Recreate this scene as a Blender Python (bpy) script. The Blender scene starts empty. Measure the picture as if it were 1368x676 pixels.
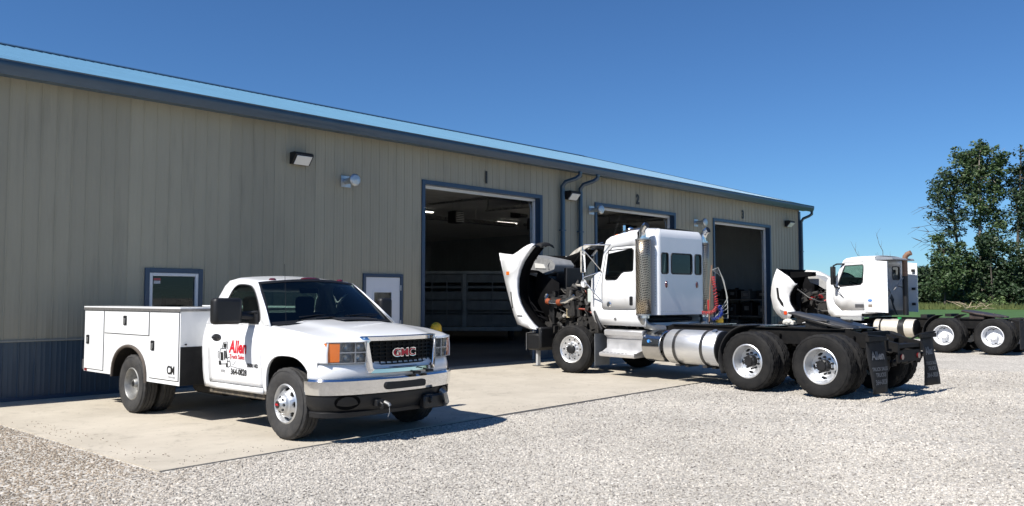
import bpy, bmesh, math, random
from mathutils import Vector, Matrix
R = math.radians
rnd = random.Random(7)
S = bpy.context.scene
C = S.collection

# ------------------------------------------------------------------ materials
MATS = {}
def mat(name, col, rough=.5, metal=0., coat=0., var=0., vscale=3., bump=0., bscale=40., col2=None, spec=.5, emit=None, estr=0., detail=4., stretch=None, rvar=0.):
    if name in MATS: return MATS[name]
    m = bpy.data.materials.new(name); m.use_nodes = True
    nt = m.node_tree; b = nt.nodes['Principled BSDF']
    b.inputs['Base Color'].default_value = (*col, 1)
    b.inputs['Roughness'].default_value = rough
    b.inputs['Metallic'].default_value = metal
    b.inputs['Coat Weight'].default_value = coat
    b.inputs['Coat Roughness'].default_value = .04
    b.inputs['Specular IOR Level'].default_value = spec
    tc = nt.nodes.new('ShaderNodeTexCoord')
    src = tc.outputs['Object']
    if stretch:
        mp = nt.nodes.new('ShaderNodeMapping'); mp.inputs['Scale'].default_value = stretch
        nt.links.new(src, mp.inputs['Vector']); src = mp.outputs['Vector']
    if var or col2:
        n = nt.nodes.new('ShaderNodeTexNoise'); n.inputs['Scale'].default_value = vscale; n.inputs['Detail'].default_value = detail
        n.inputs['Roughness'].default_value = .65
        nt.links.new(src, n.inputs['Vector'])
        rp = nt.nodes.new('ShaderNodeMapRange'); rp.inputs['From Min'].default_value = .35; rp.inputs['From Max'].default_value = .68
        nt.links.new(n.outputs['Fac'], rp.inputs['Value'])
        mx = nt.nodes.new('ShaderNodeMix'); mx.data_type = 'RGBA'
        c2 = col2 or tuple(c * (1 - var) for c in col)
        mx.inputs['A'].default_value = (*col, 1); mx.inputs['B'].default_value = (*c2, 1)
        nt.links.new(rp.outputs['Result'], mx.inputs['Factor'])
        nt.links.new(mx.outputs['Result'], b.inputs['Base Color'])
        if rvar:
            rr = nt.nodes.new('ShaderNodeMapRange'); rr.inputs['To Min'].default_value = rough; rr.inputs['To Max'].default_value = min(1, rough + rvar)
            nt.links.new(rp.outputs['Result'], rr.inputs['Value']); nt.links.new(rr.outputs['Result'], b.inputs['Roughness'])
    if bump:
        n2 = nt.nodes.new('ShaderNodeTexNoise'); n2.inputs['Scale'].default_value = bscale; n2.inputs['Detail'].default_value = 3
        nt.links.new(src, n2.inputs['Vector'])
        bp = nt.nodes.new('ShaderNodeBump'); bp.inputs['Strength'].default_value = bump; bp.inputs['Distance'].default_value = .02
        nt.links.new(n2.outputs['Fac'], bp.inputs['Height']); nt.links.new(bp.outputs['Normal'], b.inputs['Normal'])
    if emit:
        b.inputs['Emission Color'].default_value = (*emit, 1); b.inputs['Emission Strength'].default_value = estr
    MATS[name] = m
    return m

def glassmat(name, tint, refl=.06):
    if name in MATS: return MATS[name]
    m = bpy.data.materials.new(name); m.use_nodes = True
    nt = m.node_tree; nt.nodes.remove(nt.nodes['Principled BSDF'])
    t = nt.nodes.new('ShaderNodeBsdfTransparent'); t.inputs['Color'].default_value = (*tint, 1)
    g = nt.nodes.new('ShaderNodeBsdfGlossy'); g.inputs['Roughness'].default_value = .015; g.inputs['Color'].default_value = (.95, 1, 1, 1)
    fr = nt.nodes.new('ShaderNodeFresnel'); fr.inputs['IOR'].default_value = 1.5
    mx = nt.nodes.new('ShaderNodeMixShader')
    nt.links.new(fr.outputs['Fac'], mx.inputs['Fac']); nt.links.new(t.outputs[0], mx.inputs[1]); nt.links.new(g.outputs[0], mx.inputs[2])
    nt.links.new(mx.outputs[0], nt.nodes['Material Output'].inputs['Surface'])
    MATS[name] = m
    return m

white_paint = mat('white_paint', (.80, .81, .82), .28, coat=.7, var=.04, vscale=1.5)
white_dirty = mat('white_paint_dusty', (.76, .76, .75), .35, coat=.4, var=.10, vscale=2.2)
white_side = mat('white_box_paint', (.80, .81, .81), .32, coat=.5, var=.05, vscale=1.7)
black_plastic = mat('black_plastic', (.011, .0115, .013), .5, var=.3, vscale=9, spec=.4)
black_metal = mat('black_metal', (.013, .013, .014), .45, var=.4, vscale=7, bump=.2, bscale=30)
frame_black = mat('frame_black', (.0045, .0045, .005), .65, vscale=5, bump=.15, bscale=25, col2=(.012, .011, .010), spec=.2)
semi_rubber = mat('semi_tyre_rubber', (.0075, .0075, .008), .75, vscale=7, bump=.3, bscale=60, col2=(.018, .017, .016), spec=.25)
grime = mat('engine_grime', (.012, .012, .012), .6, col2=(.032, .029, .026), vscale=12, bump=.3, bscale=40)
rubber = mat('tyre_rubber', (.022, .022, .023), .8, col2=(.045, .043, .041), vscale=7, bump=.3, bscale=60)
rubber_dark = mat('rubber_dark', (.009, .009, .010), .75, col2=(.018, .018, .018), vscale=8, spec=.3)
chrome = mat('chrome', (.82, .83, .85), .07, metal=1.)
chrome_soft = mat('polished_alloy', (.78, .79, .80), .16, metal=1., var=.12, vscale=6, rvar=.1)
alloy = mat('alloy_wheel', (.62, .63, .64), .33, metal=.8, var=.15, vscale=9, rvar=.15)
steel_dull = mat('dull_steel', (.40, .40, .39), .42, metal=.9, var=.35, vscale=7, rvar=.2)
tank_alloy = mat('tank_alloy', (.80, .81, .82), .36, metal=.85, var=.10, vscale=4, stretch=(1, 6, 6), rvar=.12)
tank_cream = mat('tank_dull_alloy', (.70, .66, .58), .45, metal=.55, var=.2, vscale=5, rvar=.2)
galv = mat('galvanised', (.50, .53, .55), .35, metal=.8, var=.2, vscale=12)
amber = mat('amber_lens', (.66, .15, .015), .15, coat=1.)
red_lens = mat('red_lens', (.30, .01, .01), .15, coat=1.)
dark_red_lens = mat('dark_red_lens', (.09, .008, .01), .15, coat=1.)
clear_lens = glassmat('clear_lens', (.86, .88, .90))
glass_auto = glassmat('vehicle_glass', (.36, .46, .42))
glass_dark = glassmat('dark_vehicle_glass', (.10, .14, .14))
glass_bldg = glassmat('window_glass', (.45, .52, .52))
wheel_white = mat('white_steel_wheel', (.72, .73, .75), .35, coat=.4, var=.15, vscale=8)
interior_dark = mat('interior_dark', (.03, .032, .034), .8)
interior_grey = mat('interior_grey', (.13, .13, .125), .8, var=.2)
headliner = mat('headliner', (.30, .29, .27), .9)
trim_blue = mat('navy_trim_metal', (.019, .046, .092), .38, var=.12, vscale=3, coat=.15)
gutter_blue = mat('gutter_blue_metal', (.028, .062, .100), .34, var=.12, vscale=3, coat=.2)
white_trim = mat('white_trim', (.62, .64, .66), .5, var=.06)
letter_black = mat('black_lettering', (.012, .012, .012), .5)
letter_red = mat('red_lettering', (.55, .015, .03), .4)
letter_grey = mat('grey_lettering', (.30, .30, .31), .5)
letter_white = mat('white_lettering', (.24, .25, .27), .6)
yellow_paint = mat('yellow_plastic', (.72, .46, .03), .45, var=.15, vscale=5)
hood_inner = mat('hood_inner_black', (.005, .005, .006), .9, var=.4, vscale=6, spec=.1)
duct_grey = mat('grey_duct_plastic', (.25, .255, .26), .5, var=.3, vscale=7)
dirty_white = mat('dirty_white_moulding', (.50, .48, .44), .6, col2=(.22, .20, .17), vscale=7)
rust_stack = mat('rusty_pipe', (.28, .15, .09), .7, col2=(.16, .10, .07), vscale=14)
blue_hose = mat('blue_hose', (.02, .05, .35), .4)
red_hose = mat('red_hose', (.38, .03, .03), .5)
orange_clamp = mat('orange_silicone', (.30, .07, .025), .55, var=.3, vscale=10)
red_engine = mat('red_engine_paint', (.38, .03, .03), .45, var=.4, vscale=9)
green_paint = mat('green_cap', (.02, .30, .08), .5)

# ------------------------------------------------------------------ mesh builder
class MB:
    def __init__(s): s.v = []; s.f = []; s.m = []
    def add(s, vs, fs, m=0):
        o = len(s.v); s.v += [tuple(v) for v in vs]
        for f in fs: s.f.append(tuple(o + i for i in f)); s.m.append(m)
    def box(s, x0, x1, y0, y1, z0, z1, m=0):
        vs = [(x, y, z) for x in (x0, x1) for y in (y0, y1) for z in (z0, z1)]
        s.add(vs, [(0, 1, 3, 2), (4, 6, 7, 5), (0, 4, 5, 1), (2, 3, 7, 6), (0, 2, 6, 4), (1, 5, 7, 3)], m)
    def obox(s, c, size, mx, m=0):
        hx, hy, hz = [q / 2 for q in size]; c = Vector(c)
        vs = [c + mx @ Vector((x, y, z)) for x in (-hx, hx) for y in (-hy, hy) for z in (-hz, hz)]
        s.add(vs, [(0, 1, 3, 2), (4, 6, 7, 5), (0, 4, 5, 1), (2, 3, 7, 6), (0, 2, 6, 4), (1, 5, 7, 3)], m)
    def bar(s, p0, p1, w, h, m=0):
        p0 = Vector(p0); p1 = Vector(p1); d = p1 - p0; L = d.length; d.normalize()
        up = Vector((0, 0, 1)) if abs(d.z) < .95 else Vector((0, 1, 0))
        y = up.cross(d).normalized(); z = d.cross(y)
        mx = Matrix((d, y, z)).transposed()
        s.obox((p0 + p1) / 2, (L, w, h), mx, m)
    def prism(s, poly, lo, hi, ax='y', m=0, mcap=None):
        n = len(poly)
        def P(a, b, c):
            return {'y': (a, c, b), 'x': (c, a, b), 'z': (a, b, c)}[ax]
        vs = [P(a, b, lo) for a, b in poly] + [P(a, b, hi) for a, b in poly]
        s.add(vs, [(i, (i + 1) % n, n + (i + 1) % n, n + i) for i in range(n)], m)
        s.add(vs, [tuple(range(n)), tuple(range(2 * n - 1, n - 1, -1))], m if mcap is None else mcap)
    def lathe(s, prof, c, ax=(0, 0, 1), n=32, m=0, mod=None, close=False):
        ax = Vector(ax).normalized(); c = Vector(c)
        t = Vector((0, 0, 1)) if abs(ax.z) < .9 else Vector((1, 0, 0))
        u = ax.cross(t).normalized(); w = ax.cross(u)
        vs = []
        for j, (r, h) in enumerate(prof):
            for i in range(n):
                a = 2 * math.pi * i / n; rr = r - (mod(j, i) if mod else 0)
                vs.append(c + ax * h + (u * math.cos(a) + w * math.sin(a)) * rr)
        fs = []; k = len(prof)
        for j in range(k - 1 + (1 if close else 0)):
            j2 = (j + 1) % k
            for i in range(n):
                fs.append((j * n + i, j * n + (i + 1) % n, j2 * n + (i + 1) % n, j2 * n + i))
        s.add(vs, fs, m)
    def cyl(s, p0, p1, r0, r1=None, n=20, m=0, caps=True):
        r1 = r0 if r1 is None else r1
        p0 = Vector(p0); p1 = Vector(p1); L = (p1 - p0).length
        pr = [(r0, 0), (r1, L)]
        if caps: pr = [(1e-4, 0)] + pr + [(1e-4, L)]
        s.lathe(pr, p0, p1 - p0, n, m)
    def tube(s, pts, r, n=8, m=0, caps=True):
        pts = [Vector(p) for p in pts]; k = len(pts)
        rs = r if isinstance(r, (list, tuple)) else [r] * k
        T = [(pts[min(i + 1, k - 1)] - pts[max(i - 1, 0)]).normalized() for i in range(k)]
        t = Vector((0, 0, 1)) if abs(T[0].z) < .9 else Vector((1, 0, 0))
        u = T[0].cross(t).normalized(); vs = []
        for i in range(k):
            u = (u - T[i] * u.dot(T[i])).normalized(); w = T[i].cross(u)
            for j in range(n):
                a = 2 * math.pi * j / n
                vs.append(pts[i] + (u * math.cos(a) + w * math.sin(a)) * rs[i])
        fs = [(i * n + j, i * n + (j + 1) % n, (i + 1) * n + (j + 1) % n, (i + 1) * n + j) for i in range(k - 1) for j in range(n)]
        if caps: fs += [tuple(range(n)), tuple(range(k * n - 1, (k - 1) * n - 1, -1))]
        s.add(vs, fs, m)
    def grid(s, rows, m=0):
        n = len(rows[0]); vs = [p for r in rows for p in r]
        s.add(vs, [(i * n + j, i * n + j + 1, (i + 1) * n + j + 1, (i + 1) * n + j) for i in range(len(rows) - 1) for j in range(n - 1)], m)
    def holed(s, outer, holes, fn, m=0):
        """flat polygon with holes in (a,b), mapped through fn(a,b)->xyz"""
        bm = bmesh.new(); es = []
        for lp in [outer] + holes:
            vs = [bm.verts.new((a, b, 0)) for a, b in lp]
            for i in range(len(vs)): es.append(bm.edges.new((vs[i], vs[(i + 1) % len(vs)])))
        bmesh.ops.triangle_fill(bm, use_beauty=True, use_dissolve=False, edges=es)
        bm.verts.index_update()
        s.add([fn(v.co.x, v.co.y) for v in bm.verts], [tuple(v.index for v in f.verts) for f in bm.faces], m)
        bm.free()
    def build(s, name, mats, parent=None, bevel=0, angle=35, solid=0, seg=2, soff=0, fixn=True):
        me = bpy.data.meshes.new(name); me.from_pydata(s.v, [], s.f)
        if not isinstance(mats, (list, tuple)): mats = [mats]
        for q in mats: me.materials.append(q)
        me.polygons.foreach_set('material_index', [min(i, len(mats) - 1) for i in s.m])
        me.polygons.foreach_set('use_smooth', [True] * len(s.f))
        me.update()
        if fixn and len(s.f) < 60000:
            bm = bmesh.new(); bm.from_mesh(me); bmesh.ops.recalc_face_normals(bm, faces=bm.faces); bm.to_mesh(me); bm.free()
        me.set_sharp_from_angle(angle=R(angle))
        o = bpy.data.objects.new(name, me); C.objects.link(o)
        if parent: o.parent = parent
        if solid:
            md = o.modifiers.new('solid', 'SOLIDIFY'); md.thickness = solid; md.offset = soff
        if bevel:
            md = o.modifiers.new('bevel', 'BEVEL'); md.width = bevel; md.segments = seg; md.limit_method = 'ANGLE'; md.angle_limit = R(40)
            md.harden_normals = False
        return o

def tag(o, label=None, cat=None, group=None, kind=None):
    if label: o['label'] = label
    if cat: o['category'] = cat
    if group: o['group'] = group
    if kind: o['kind'] = kind
    return o
def thing(name, label, cat, loc=(0, 0, 0), rz=0, group=None):
    o = bpy.data.objects.new(name, None); o.empty_display_size = .2; C.objects.link(o)
    o.location = loc; o.rotation_euler = (0, 0, rz)
    return tag(o, label, cat, group)
def copy_tree(o, parent=None):
    c = o.copy(); C.objects.link(c); c.parent = parent
    for ch in list(o.children): copy_tree(ch, c)
    return c

def text(s, size, m, parent, loc, X=(1, 0, 0), Y=(0, 0, 1), bold=.0, extrude=.001, align='CENTER', name='lettering', shear=0., xs=1., fn=None, lift=0.002):
    cu = bpy.data.curves.new('t', 'FONT'); cu.body = s; cu.size = size; cu.align_x = align; cu.align_y = 'CENTER'
    cu.offset = bold; cu.extrude = extrude; cu.shear = shear; cu.resolution_u = 3
    t = bpy.data.objects.new('t', cu); C.objects.link(t)
    bpy.context.view_layer.update()
    me = bpy.data.meshes.new_from_object(t.evaluated_get(bpy.context.evaluated_depsgraph_get()))
    bpy.data.objects.remove(t); bpy.data.curves.remove(cu)
    X = Vector(X).normalized(); Y = Vector(Y).normalized(); Z = X.cross(Y); L = Vector(loc)
    for v in me.vertices:
        p = L + X * v.co.x * xs + Y * v.co.y + Z * (v.co.z + lift)
        if fn: p = fn(p)
        v.co = p
    me.materials.clear(); me.materials.append(m)
    o = bpy.data.objects.new(name, me); C.objects.link(o); o.parent = parent
    return o

def sq(a, b, n=2.5): return (1 - min(1, abs(a / b)) ** n) ** (1 / n)
def rrect(x0, x1, z0, z1, r, n=4):
    pts = []
    for cx, cz, a0 in ((x1 - r, z1 - r, 0), (x0 + r, z1 - r, 90), (x0 + r, z0 + r, 180), (x1 - r, z0 + r, 270)):
        for i in range(n + 1):
            a = R(a0 + 90 * i / n); pts.append((cx + r * math.cos(a), cz + r * math.sin(a)))
    return pts

# ------------------------------------------------------------------ camera, world, sun
F, W_, H_, HZ = 1090., 1368., 676., 398.
cam = bpy.data.cameras.new('camera'); co = bpy.data.objects.new('camera', cam); C.objects.link(co)
cam.sensor_width = 36; cam.lens = 36 * F / W_; cam.clip_end = 6000; cam.clip_start = .1
co.location = (0, 0, 1.6); co.rotation_euler = (R(90) + math.atan((HZ - H_ / 2) / F), 0, 0)
S.camera = co
SUN_AZ, SUN_EL = 42.6, 49.
w = bpy.data.worlds.new('World'); S.world = w; w.use_nodes = True
nt = w.node_tree; bg = nt.nodes['Background']; sky = nt.nodes.new('ShaderNodeTexSky')
sky.sky_type = 'NISHITA'; sky.sun_disc = False; sky.sun_elevation = R(SUN_EL)
sdir = Vector((-math.cos(R(SUN_AZ)), -math.sin(R(SUN_AZ)), 0))
sky.sun_rotation = math.atan2(sdir.x, sdir.y) % (2 * math.pi)
sky.altitude = 200; sky.air_density = 1.0; sky.dust_density = .0; sky.ozone_density = 3.0
tint = nt.nodes.new('ShaderNodeMix'); tint.data_type = 'RGBA'; tint.blend_type = 'MULTIPLY'; tint.inputs['Factor'].default_value = 1; tint.inputs['B'].default_value = (.66, 1.06, 1.50, 1)
nt.links.new(sky.outputs[0], tint.inputs['A']); nt.links.new(tint.outputs['Result'], bg.inputs[0]); bg.inputs[1].default_value = .05
sl = bpy.data.lights.new('sun', 'SUN'); sl.energy = 5.0; sl.angle = R(.53); sl.color = (1, .955, .89)
so = bpy.data.objects.new('sun', sl); C.objects.link(so)
d = Vector((math.cos(R(SUN_AZ)) * math.cos(R(SUN_EL)), math.sin(R(SUN_AZ)) * math.cos(R(SUN_EL)), -math.sin(R(SUN_EL))))
so.rotation_euler = d.to_track_quat('-Z', 'Y').to_euler(); so.location = (-10, -10, 20)
vs = S.view_settings; vs.view_transform = 'Standard'; vs.look = 'None'; vs.gamma = 1; vs.exposure = .55; vs.use_curve_mapping = False
S.render.engine = 'CYCLES'; S.cycles.use_denoising = True; S.cycles.max_bounces = 7; S.cycles.transparent_max_bounces = 12
S.cycles.caustics_reflective = False; S.cycles.caustics_refractive = False; S.cycles.sample_clamp_indirect = 6

# building frame
BO = Vector((-7.857, 12.628, 0)); BA = R(45.41)
ux, uy = math.cos(BA), math.sin(BA)
def BW(s, y, z=0): return Vector((BO.x + s * ux - y * uy, BO.y + s * uy + y * ux, z))

# ------------------------------------------------------------------ ground
def ground_mat(name, stones=True, **kw):
    m = bpy.data.materials.new(name); m.use_nodes = True
    nt = m.node_tree; b = nt.nodes['Principled BSDF']; b.inputs['Roughness'].default_value = .95
    b.inputs['Specular IOR Level'].default_value = .2
    tc = nt.nodes.new('ShaderNodeTexCoord')
    vo = nt.nodes.new('ShaderNodeTexVoronoi'); vo.inputs['Scale'].default_value = 38; vo.inputs['Randomness'].default_value = 1
    nt.links.new(tc.outputs['Object'], vo.inputs['Vector'])
    v2 = nt.nodes.new('ShaderNodeTexVoronoi'); v2.inputs['Scale'].default_value = 95
    nt.links.new(tc.outputs['Object'], v2.inputs['Vector'])
    sep = nt.nodes.new('ShaderNodeSeparateColor'); nt.links.new(vo.outputs['Color'], sep.inputs[0])
    cr = nt.nodes.new('ShaderNodeValToRGB'); e = cr.color_ramp.elements
    e[0].position = 0; e[0].color = (.32, .30, .27, 1); e[1].position = 1; e[1].color = (.74, .70, .63, 1)
    for p, c in ((.12, (.40, .37, .33)), (.4, (.49, .46, .41)), (.75, (.56, .53, .475))):
        q = cr.color_ramp.elements.new(p); q.color = (*c, 1)
    nt.links.new(sep.outputs[0], cr.inputs[0])
    # gaps between stones darker: the shade there is put into the colour
    mr = nt.nodes.new('ShaderNodeMapRange'); mr.inputs['From Min'].default_value = .25; mr.inputs['From Max'].default_value = .75
    mr.inputs['To Min'].default_value = 1.; mr.inputs['To Max'].default_value = .72
    nt.links.new(vo.outputs['Distance'], mr.inputs['Value'])
    mu = nt.nodes.new('ShaderNodeMix'); mu.data_type = 'RGBA'; mu.blend_type = 'MULTIPLY'; mu.inputs['Factor'].default_value = 1
    nt.links.new(cr.outputs[0], mu.inputs['A']); nt.links.new(mr.outputs[0], mu.inputs['B'])
    # broad patches and wheel-track tone
    n = nt.nodes.new('ShaderNodeTexNoise'); n.inputs['Scale'].default_value = .45; n.inputs['Detail'].default_value = 6; n.inputs['Roughness'].default_value = .7
    nt.links.new(tc.outputs['Object'], n.inputs['Vector'])
    m3 = nt.nodes.new('ShaderNodeMapRange'); m3.inputs['From Min'].default_value = .3; m3.inputs['From Max'].default_value = .7
    m3.inputs['To Min'].default_value = .80; m3.inputs['To Max'].default_value = 1.12
    nt.links.new(n.outputs['Fac'], m3.inputs['Value'])
    mu2 = nt.nodes.new('ShaderNodeMix'); mu2.data_type = 'RGBA'; mu2.blend_type = 'MULTIPLY'; mu2.inputs['Factor'].default_value = 1
    nt.links.new(mu.outputs['Result'], mu2.inputs['A']); nt.links.new(m3.outputs[0], mu2.inputs['B'])
    nt.links.new(mu2.outputs['Result'], b.inputs['Base Color'])
    bp = nt.nodes.new('ShaderNodeBump'); bp.inputs['Strength'].default_value = 1; bp.inputs['Distance'].default_value = .007; bp.invert = True
    nt.links.new(vo.outputs['Distance'], bp.inputs['Height'])
    bp2 = nt.nodes.new('ShaderNodeBump'); bp2.inputs['Strength'].default_value = .8; bp2.inputs['Distance'].default_value = .003; bp2.invert = True
    nt.links.new(v2.outputs['Distance'], bp2.inputs['Height']); nt.links.new(bp.outputs[0], bp2.inputs['Normal'])
    nt.links.new(bp2.outputs[0], b.inputs['Normal'])
    return m
gravel_mat = ground_mat('gravel')
mb = MB(); G = 3000
mb.add([(-G, -G, -.014), (G, -G, -.014), (G, G, -.014), (-G, G, -.014)], [(0, 1, 2, 3)])
tag(mb.build('gravel_ground', gravel_mat), kind='structure')

# field beyond the lot: low crop sheet, slightly raised, with ragged near edge
field_mat = mat('field_crop', (.045, .115, .022), .9, col2=(.035, .080, .018), vscale=.25, bump=.8, bscale=3, detail=9)
weed_mat = mat('rough_grass', (.13, .145, .045), .95, col2=(.075, .11, .03), vscale=.6, bump=.6, bscale=4, detail=8)
def gp(px, py):    # pixel of the photo to the ground, used only to lay the plan out
    a = px - W_ / 2; p = math.atan((HZ - H_ / 2) / F); b = -(py - H_ / 2)
    r = (a, F * math.cos(p) - b * math.sin(p), F * math.sin(p) + b * math.cos(p)); t = -1.6 / r[2]
    return r[0] * t, r[1] * t
mb = MB(); near = []; 
for i in range(90):
    x = 8 + i * 1.6; y = 31.5 + .06 * x + rnd.uniform(-.5, .5)
    near.append((x, y))
vsx = [(x, y, .03 + .0) for x, y in near] + [(x, y + 1.2, .12) for x, y in near] + [(x * 6 - 20, 140, .12) for x, y in near] + [(x * 30, 2900, .12) for x, y in near]
n_ = len(near)
mb.add([(x, y, -.03) for x, y in near] + vsx, [(k * n_ + i, k * n_ + i + 1, (k + 1) * n_ + i + 1, (k + 1) * n_ + i) for k in range(4) for i in range(n_ - 1)])
tag(mb.build('field', field_mat), kind='structure')

# concrete apron
conc = mat('concrete', (.485, .44, .365), .85, col2=(.40, .36, .295), vscale=.9, bump=.25, bscale=90, detail=10)
nt = conc.node_tree
b = nt.nodes['Principled BSDF']
tc = nt.nodes.new('ShaderNodeTexCoord')
mixin = b.inputs['Base Color'].links[0].from_socket
st = nt.nodes.new('ShaderNodeTexNoise'); st.inputs['Scale'].default_value = 2.3; st.inputs['Detail'].default_value = 9; st.inputs['Roughness'].default_value = .75; st.inputs['Distortion'].default_value = 1.2
nt.links.new(tc.outputs['Object'], st.inputs['Vector'])
mr = nt.nodes.new('ShaderNodeMapRange'); mr.inputs['From Min'].default_value = .54; mr.inputs['From Max'].default_value = .72; mr.inputs['To Min'].default_value = 1; mr.inputs['To Max'].default_value = .66
nt.links.new(st.outputs['Fac'], mr.inputs['Value'])
mu = nt.nodes.new('ShaderNodeMix'); mu.data_type = 'RGBA'; mu.blend_type = 'MULTIPLY'; mu.inputs['Factor'].default_value = 1
nt.links.new(mixin, mu.inputs['A']); nt.links.new(mr.outputs[0], mu.inputs['B'])
st2 = nt.nodes.new('ShaderNodeTexNoise'); st2.inputs['Scale'].default_value = 14; st2.inputs['Detail'].default_value = 5
nt.links.new(tc.outputs['Object'], st2.inputs['Vector'])
mr2 = nt.nodes.new('ShaderNodeMapRange'); mr2.inputs['From Min'].default_value = .65; mr2.inputs['From Max'].default_value = .70; mr2.inputs['To Min'].default_value = 1; mr2.inputs['To Max'].default_value = .62
nt.links.new(st2.outputs['Fac'], mr2.inputs['Value'])
mu3 = nt.nodes.new('ShaderNodeMix'); mu3.data_type = 'RGBA'; mu3.blend_type = 'MULTIPLY'; mu3.inputs['Factor'].default_value = 1
nt.links.new(mu.outputs['Result'], mu3.inputs['A']); nt.links.new(mr2.outputs[0], mu3.inputs['B'])
nt.links.new(mu3.outputs['Result'], b.inputs['Base Color'])
SL = [(-.32, -6.76), (3, -6.50), (10.21, -6.04), (28.2, -5.3), (28.2, -.02), (-.72, -.02), (-.57, -2.42)]
# slab panels cut by control joints every ~4.3 m
def clip_poly(poly, a, lo):   # keep s>=a if lo else s<=a
    out = []
    for i in range(len(poly)):
        p, q = poly[i], poly[(i + 1) % len(poly)]
        ip = p[0] >= a if lo else p[0] <= a; iq = q[0] >= a if lo else q[0] <= a
        if ip: out.append(p)
        if ip != iq:
            t = (a - p[0]) / (q[0] - p[0]); out.append((a, p[1] + t * (q[1] - p[1])))
    return out
joints = [-5, 4.1, 8.4, 12.9, 18.7, 24.9, 40]
mb = MB()
for i in range(len(joints) - 1):
    pl = clip_poly(clip_poly(SL, joints[i] + .006, True), joints[i + 1] - .006, False)
    W = [BW(s, y) for s, y in pl]
    mb.prism([(p.x, p.y) for p in W], -.12, 0, 'z')
o = mb.build('concrete_apron', conc, bevel=.006); tag(o, kind='structure')
mb = MB(); W = [BW(s, y) for s, y in [(-.3, -6.7), (28.1, -5.25), (28.1, -.05), (-.6, -.05)]]
mb.prism([(p.x, p.y) for p in W], -.12, -.012, 'z')
tag(mb.build('apron_base', mat('dark_joint', (.10, .09, .08), .95)), kind='structure')

# loose stones in the near part of the lot
def stones(name, polys, density, rmin, rmax, seed, zb=-.008, join=True):
    mb = MB()
    for pl in polys:
        W = [BW(s, y, zb) for s, y in pl]; mb.add(W, [tuple(range(len(W)))])
    o = mb.build(name, gravel_mat); tag(o, kind='stuff', label='pale crushed limestone gravel covering the lot', cat='gravel')
    ng = bpy.data.node_groups.new('scatter_' + name, 'GeometryNodeTree')
    ng.interface.new_socket('Geometry', in_out='INPUT', socket_type='NodeSocketGeometry')
    ng.interface.new_socket('Geometry', in_out='OUTPUT', socket_type='NodeSocketGeometry')
    N = ng.nodes.new; L = ng.links.new
    gi = N('NodeGroupInput'); go = N('NodeGroupOutput')
    dp = N('GeometryNodeDistributePointsOnFaces'); dp.inputs['Density'].default_value = density; dp.inputs['Seed'].default_value = seed
    ico = N('GeometryNodeMeshIcoSphere'); ico.inputs['Radius'].default_value = 1; ico.inputs['Subdivisions'].default_value = 1
    # knock the stones angular
    sp = N('GeometryNodeSetPosition'); nz = N('ShaderNodeTexNoise'); nz.inputs['Scale'].default_value = 1.3
    vm = N('ShaderNodeVectorMath'); vm.operation = 'SUBTRACT'; vm.inputs[1].default_value = (.5, .5, .5)
    vm2 = N('ShaderNodeVectorMath'); vm2.operation = 'SCALE'; vm2.inputs['Scale'].default_value = 1.3
    L(nz.outputs['Color'], vm.inputs[0]); L(vm.outputs[0], vm2.inputs[0]); L(vm2.outputs[0], sp.inputs['Offset']); L(ico.outputs[0], sp.inputs['Geometry'])
    ss = N('GeometryNodeSetShadeSmooth'); ss.inputs['Shade Smooth'].default_value = False; L(sp.outputs[0], ss.inputs[0])
    sm = N('GeometryNodeSetMaterial'); sm.inputs['Material'].default_value = stone_mat; L(ss.outputs[0], sm.inputs[0])
    iop = N('GeometryNodeInstanceOnPoints')
    rv = N('FunctionNodeRandomValue'); rv.data_type = 'FLOAT_VECTOR'; rv.inputs[0].default_value = (rmin, rmin, rmin * .7); rv.inputs[1].default_value = (rmax, rmax, rmax * .75)
    rr = N('FunctionNodeRandomValue'); rr.data_type = 'FLOAT_VECTOR'; rr.inputs[0].default_value = (-.6, -.6, 0); rr.inputs[1].default_value = (.6, .6, 6.28)
    rr.inputs['Seed'].default_value = 3
    L(gi.outputs[0], dp.inputs[0]); L(dp.outputs['Points'], iop.inputs['Points']); L(sm.outputs[0], iop.inputs['Instance'])
    L(rv.outputs[0], iop.inputs['Scale']); L(rr.outputs[0], iop.inputs['Rotation'])
    jn = N('GeometryNodeJoinGeometry'); (L(gi.outputs[0], jn.inputs[0]) if join else None); L(iop.outputs[0], jn.inputs[0]); L(jn.outputs[0], go.inputs[0])
    o.modifiers.new('scatter', 'NODES').node_group = ng
    return o
stone_mat = bpy.data.materials.new('loose_stone'); stone_mat.use_nodes = True
nt = stone_mat.node_tree; b = nt.nodes['Principled BSDF']; b.inputs['Roughness'].default_value = .9
oi = nt.nodes.new('ShaderNodeObjectInfo'); cr = nt.nodes.new('ShaderNodeValToRGB'); e = cr.color_ramp.elements
e[0].color = (.14, .125, .11, 1); e[1].color = (.66, .615, .545, 1); q = cr.color_ramp.elements.new(.14); q.color = (.36, .335, .30, 1); q = cr.color_ramp.elements.new(.8); q.color = (.51, .475, .42, 1)
nt.links.new(oi.outputs['Random'], cr.inputs[0])
n = nt.nodes.new('ShaderNodeTexNoise'); n.inputs['Scale'].default_value = .35; n.inputs['Detail'].default_value = 6; n.inputs['Roughness'].default_value = .65
nt.links.new(oi.outputs['Location'], n.inputs['Vector'])
m3 = nt.nodes.new('ShaderNodeMapRange'); m3.inputs['From Min'].default_value = .32; m3.inputs['From Max'].default_value = .68; m3.inputs['To Min'].default_value = .66; m3.inputs['To Max'].default_value = 1.12
nt.links.new(n.outputs['Fac'], m3.inputs['Value'])
mu = nt.nodes.new('ShaderNodeMix'); mu.data_type = 'RGBA'; mu.blend_type = 'MULTIPLY'; mu.inputs['Factor'].default_value = 1
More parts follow.
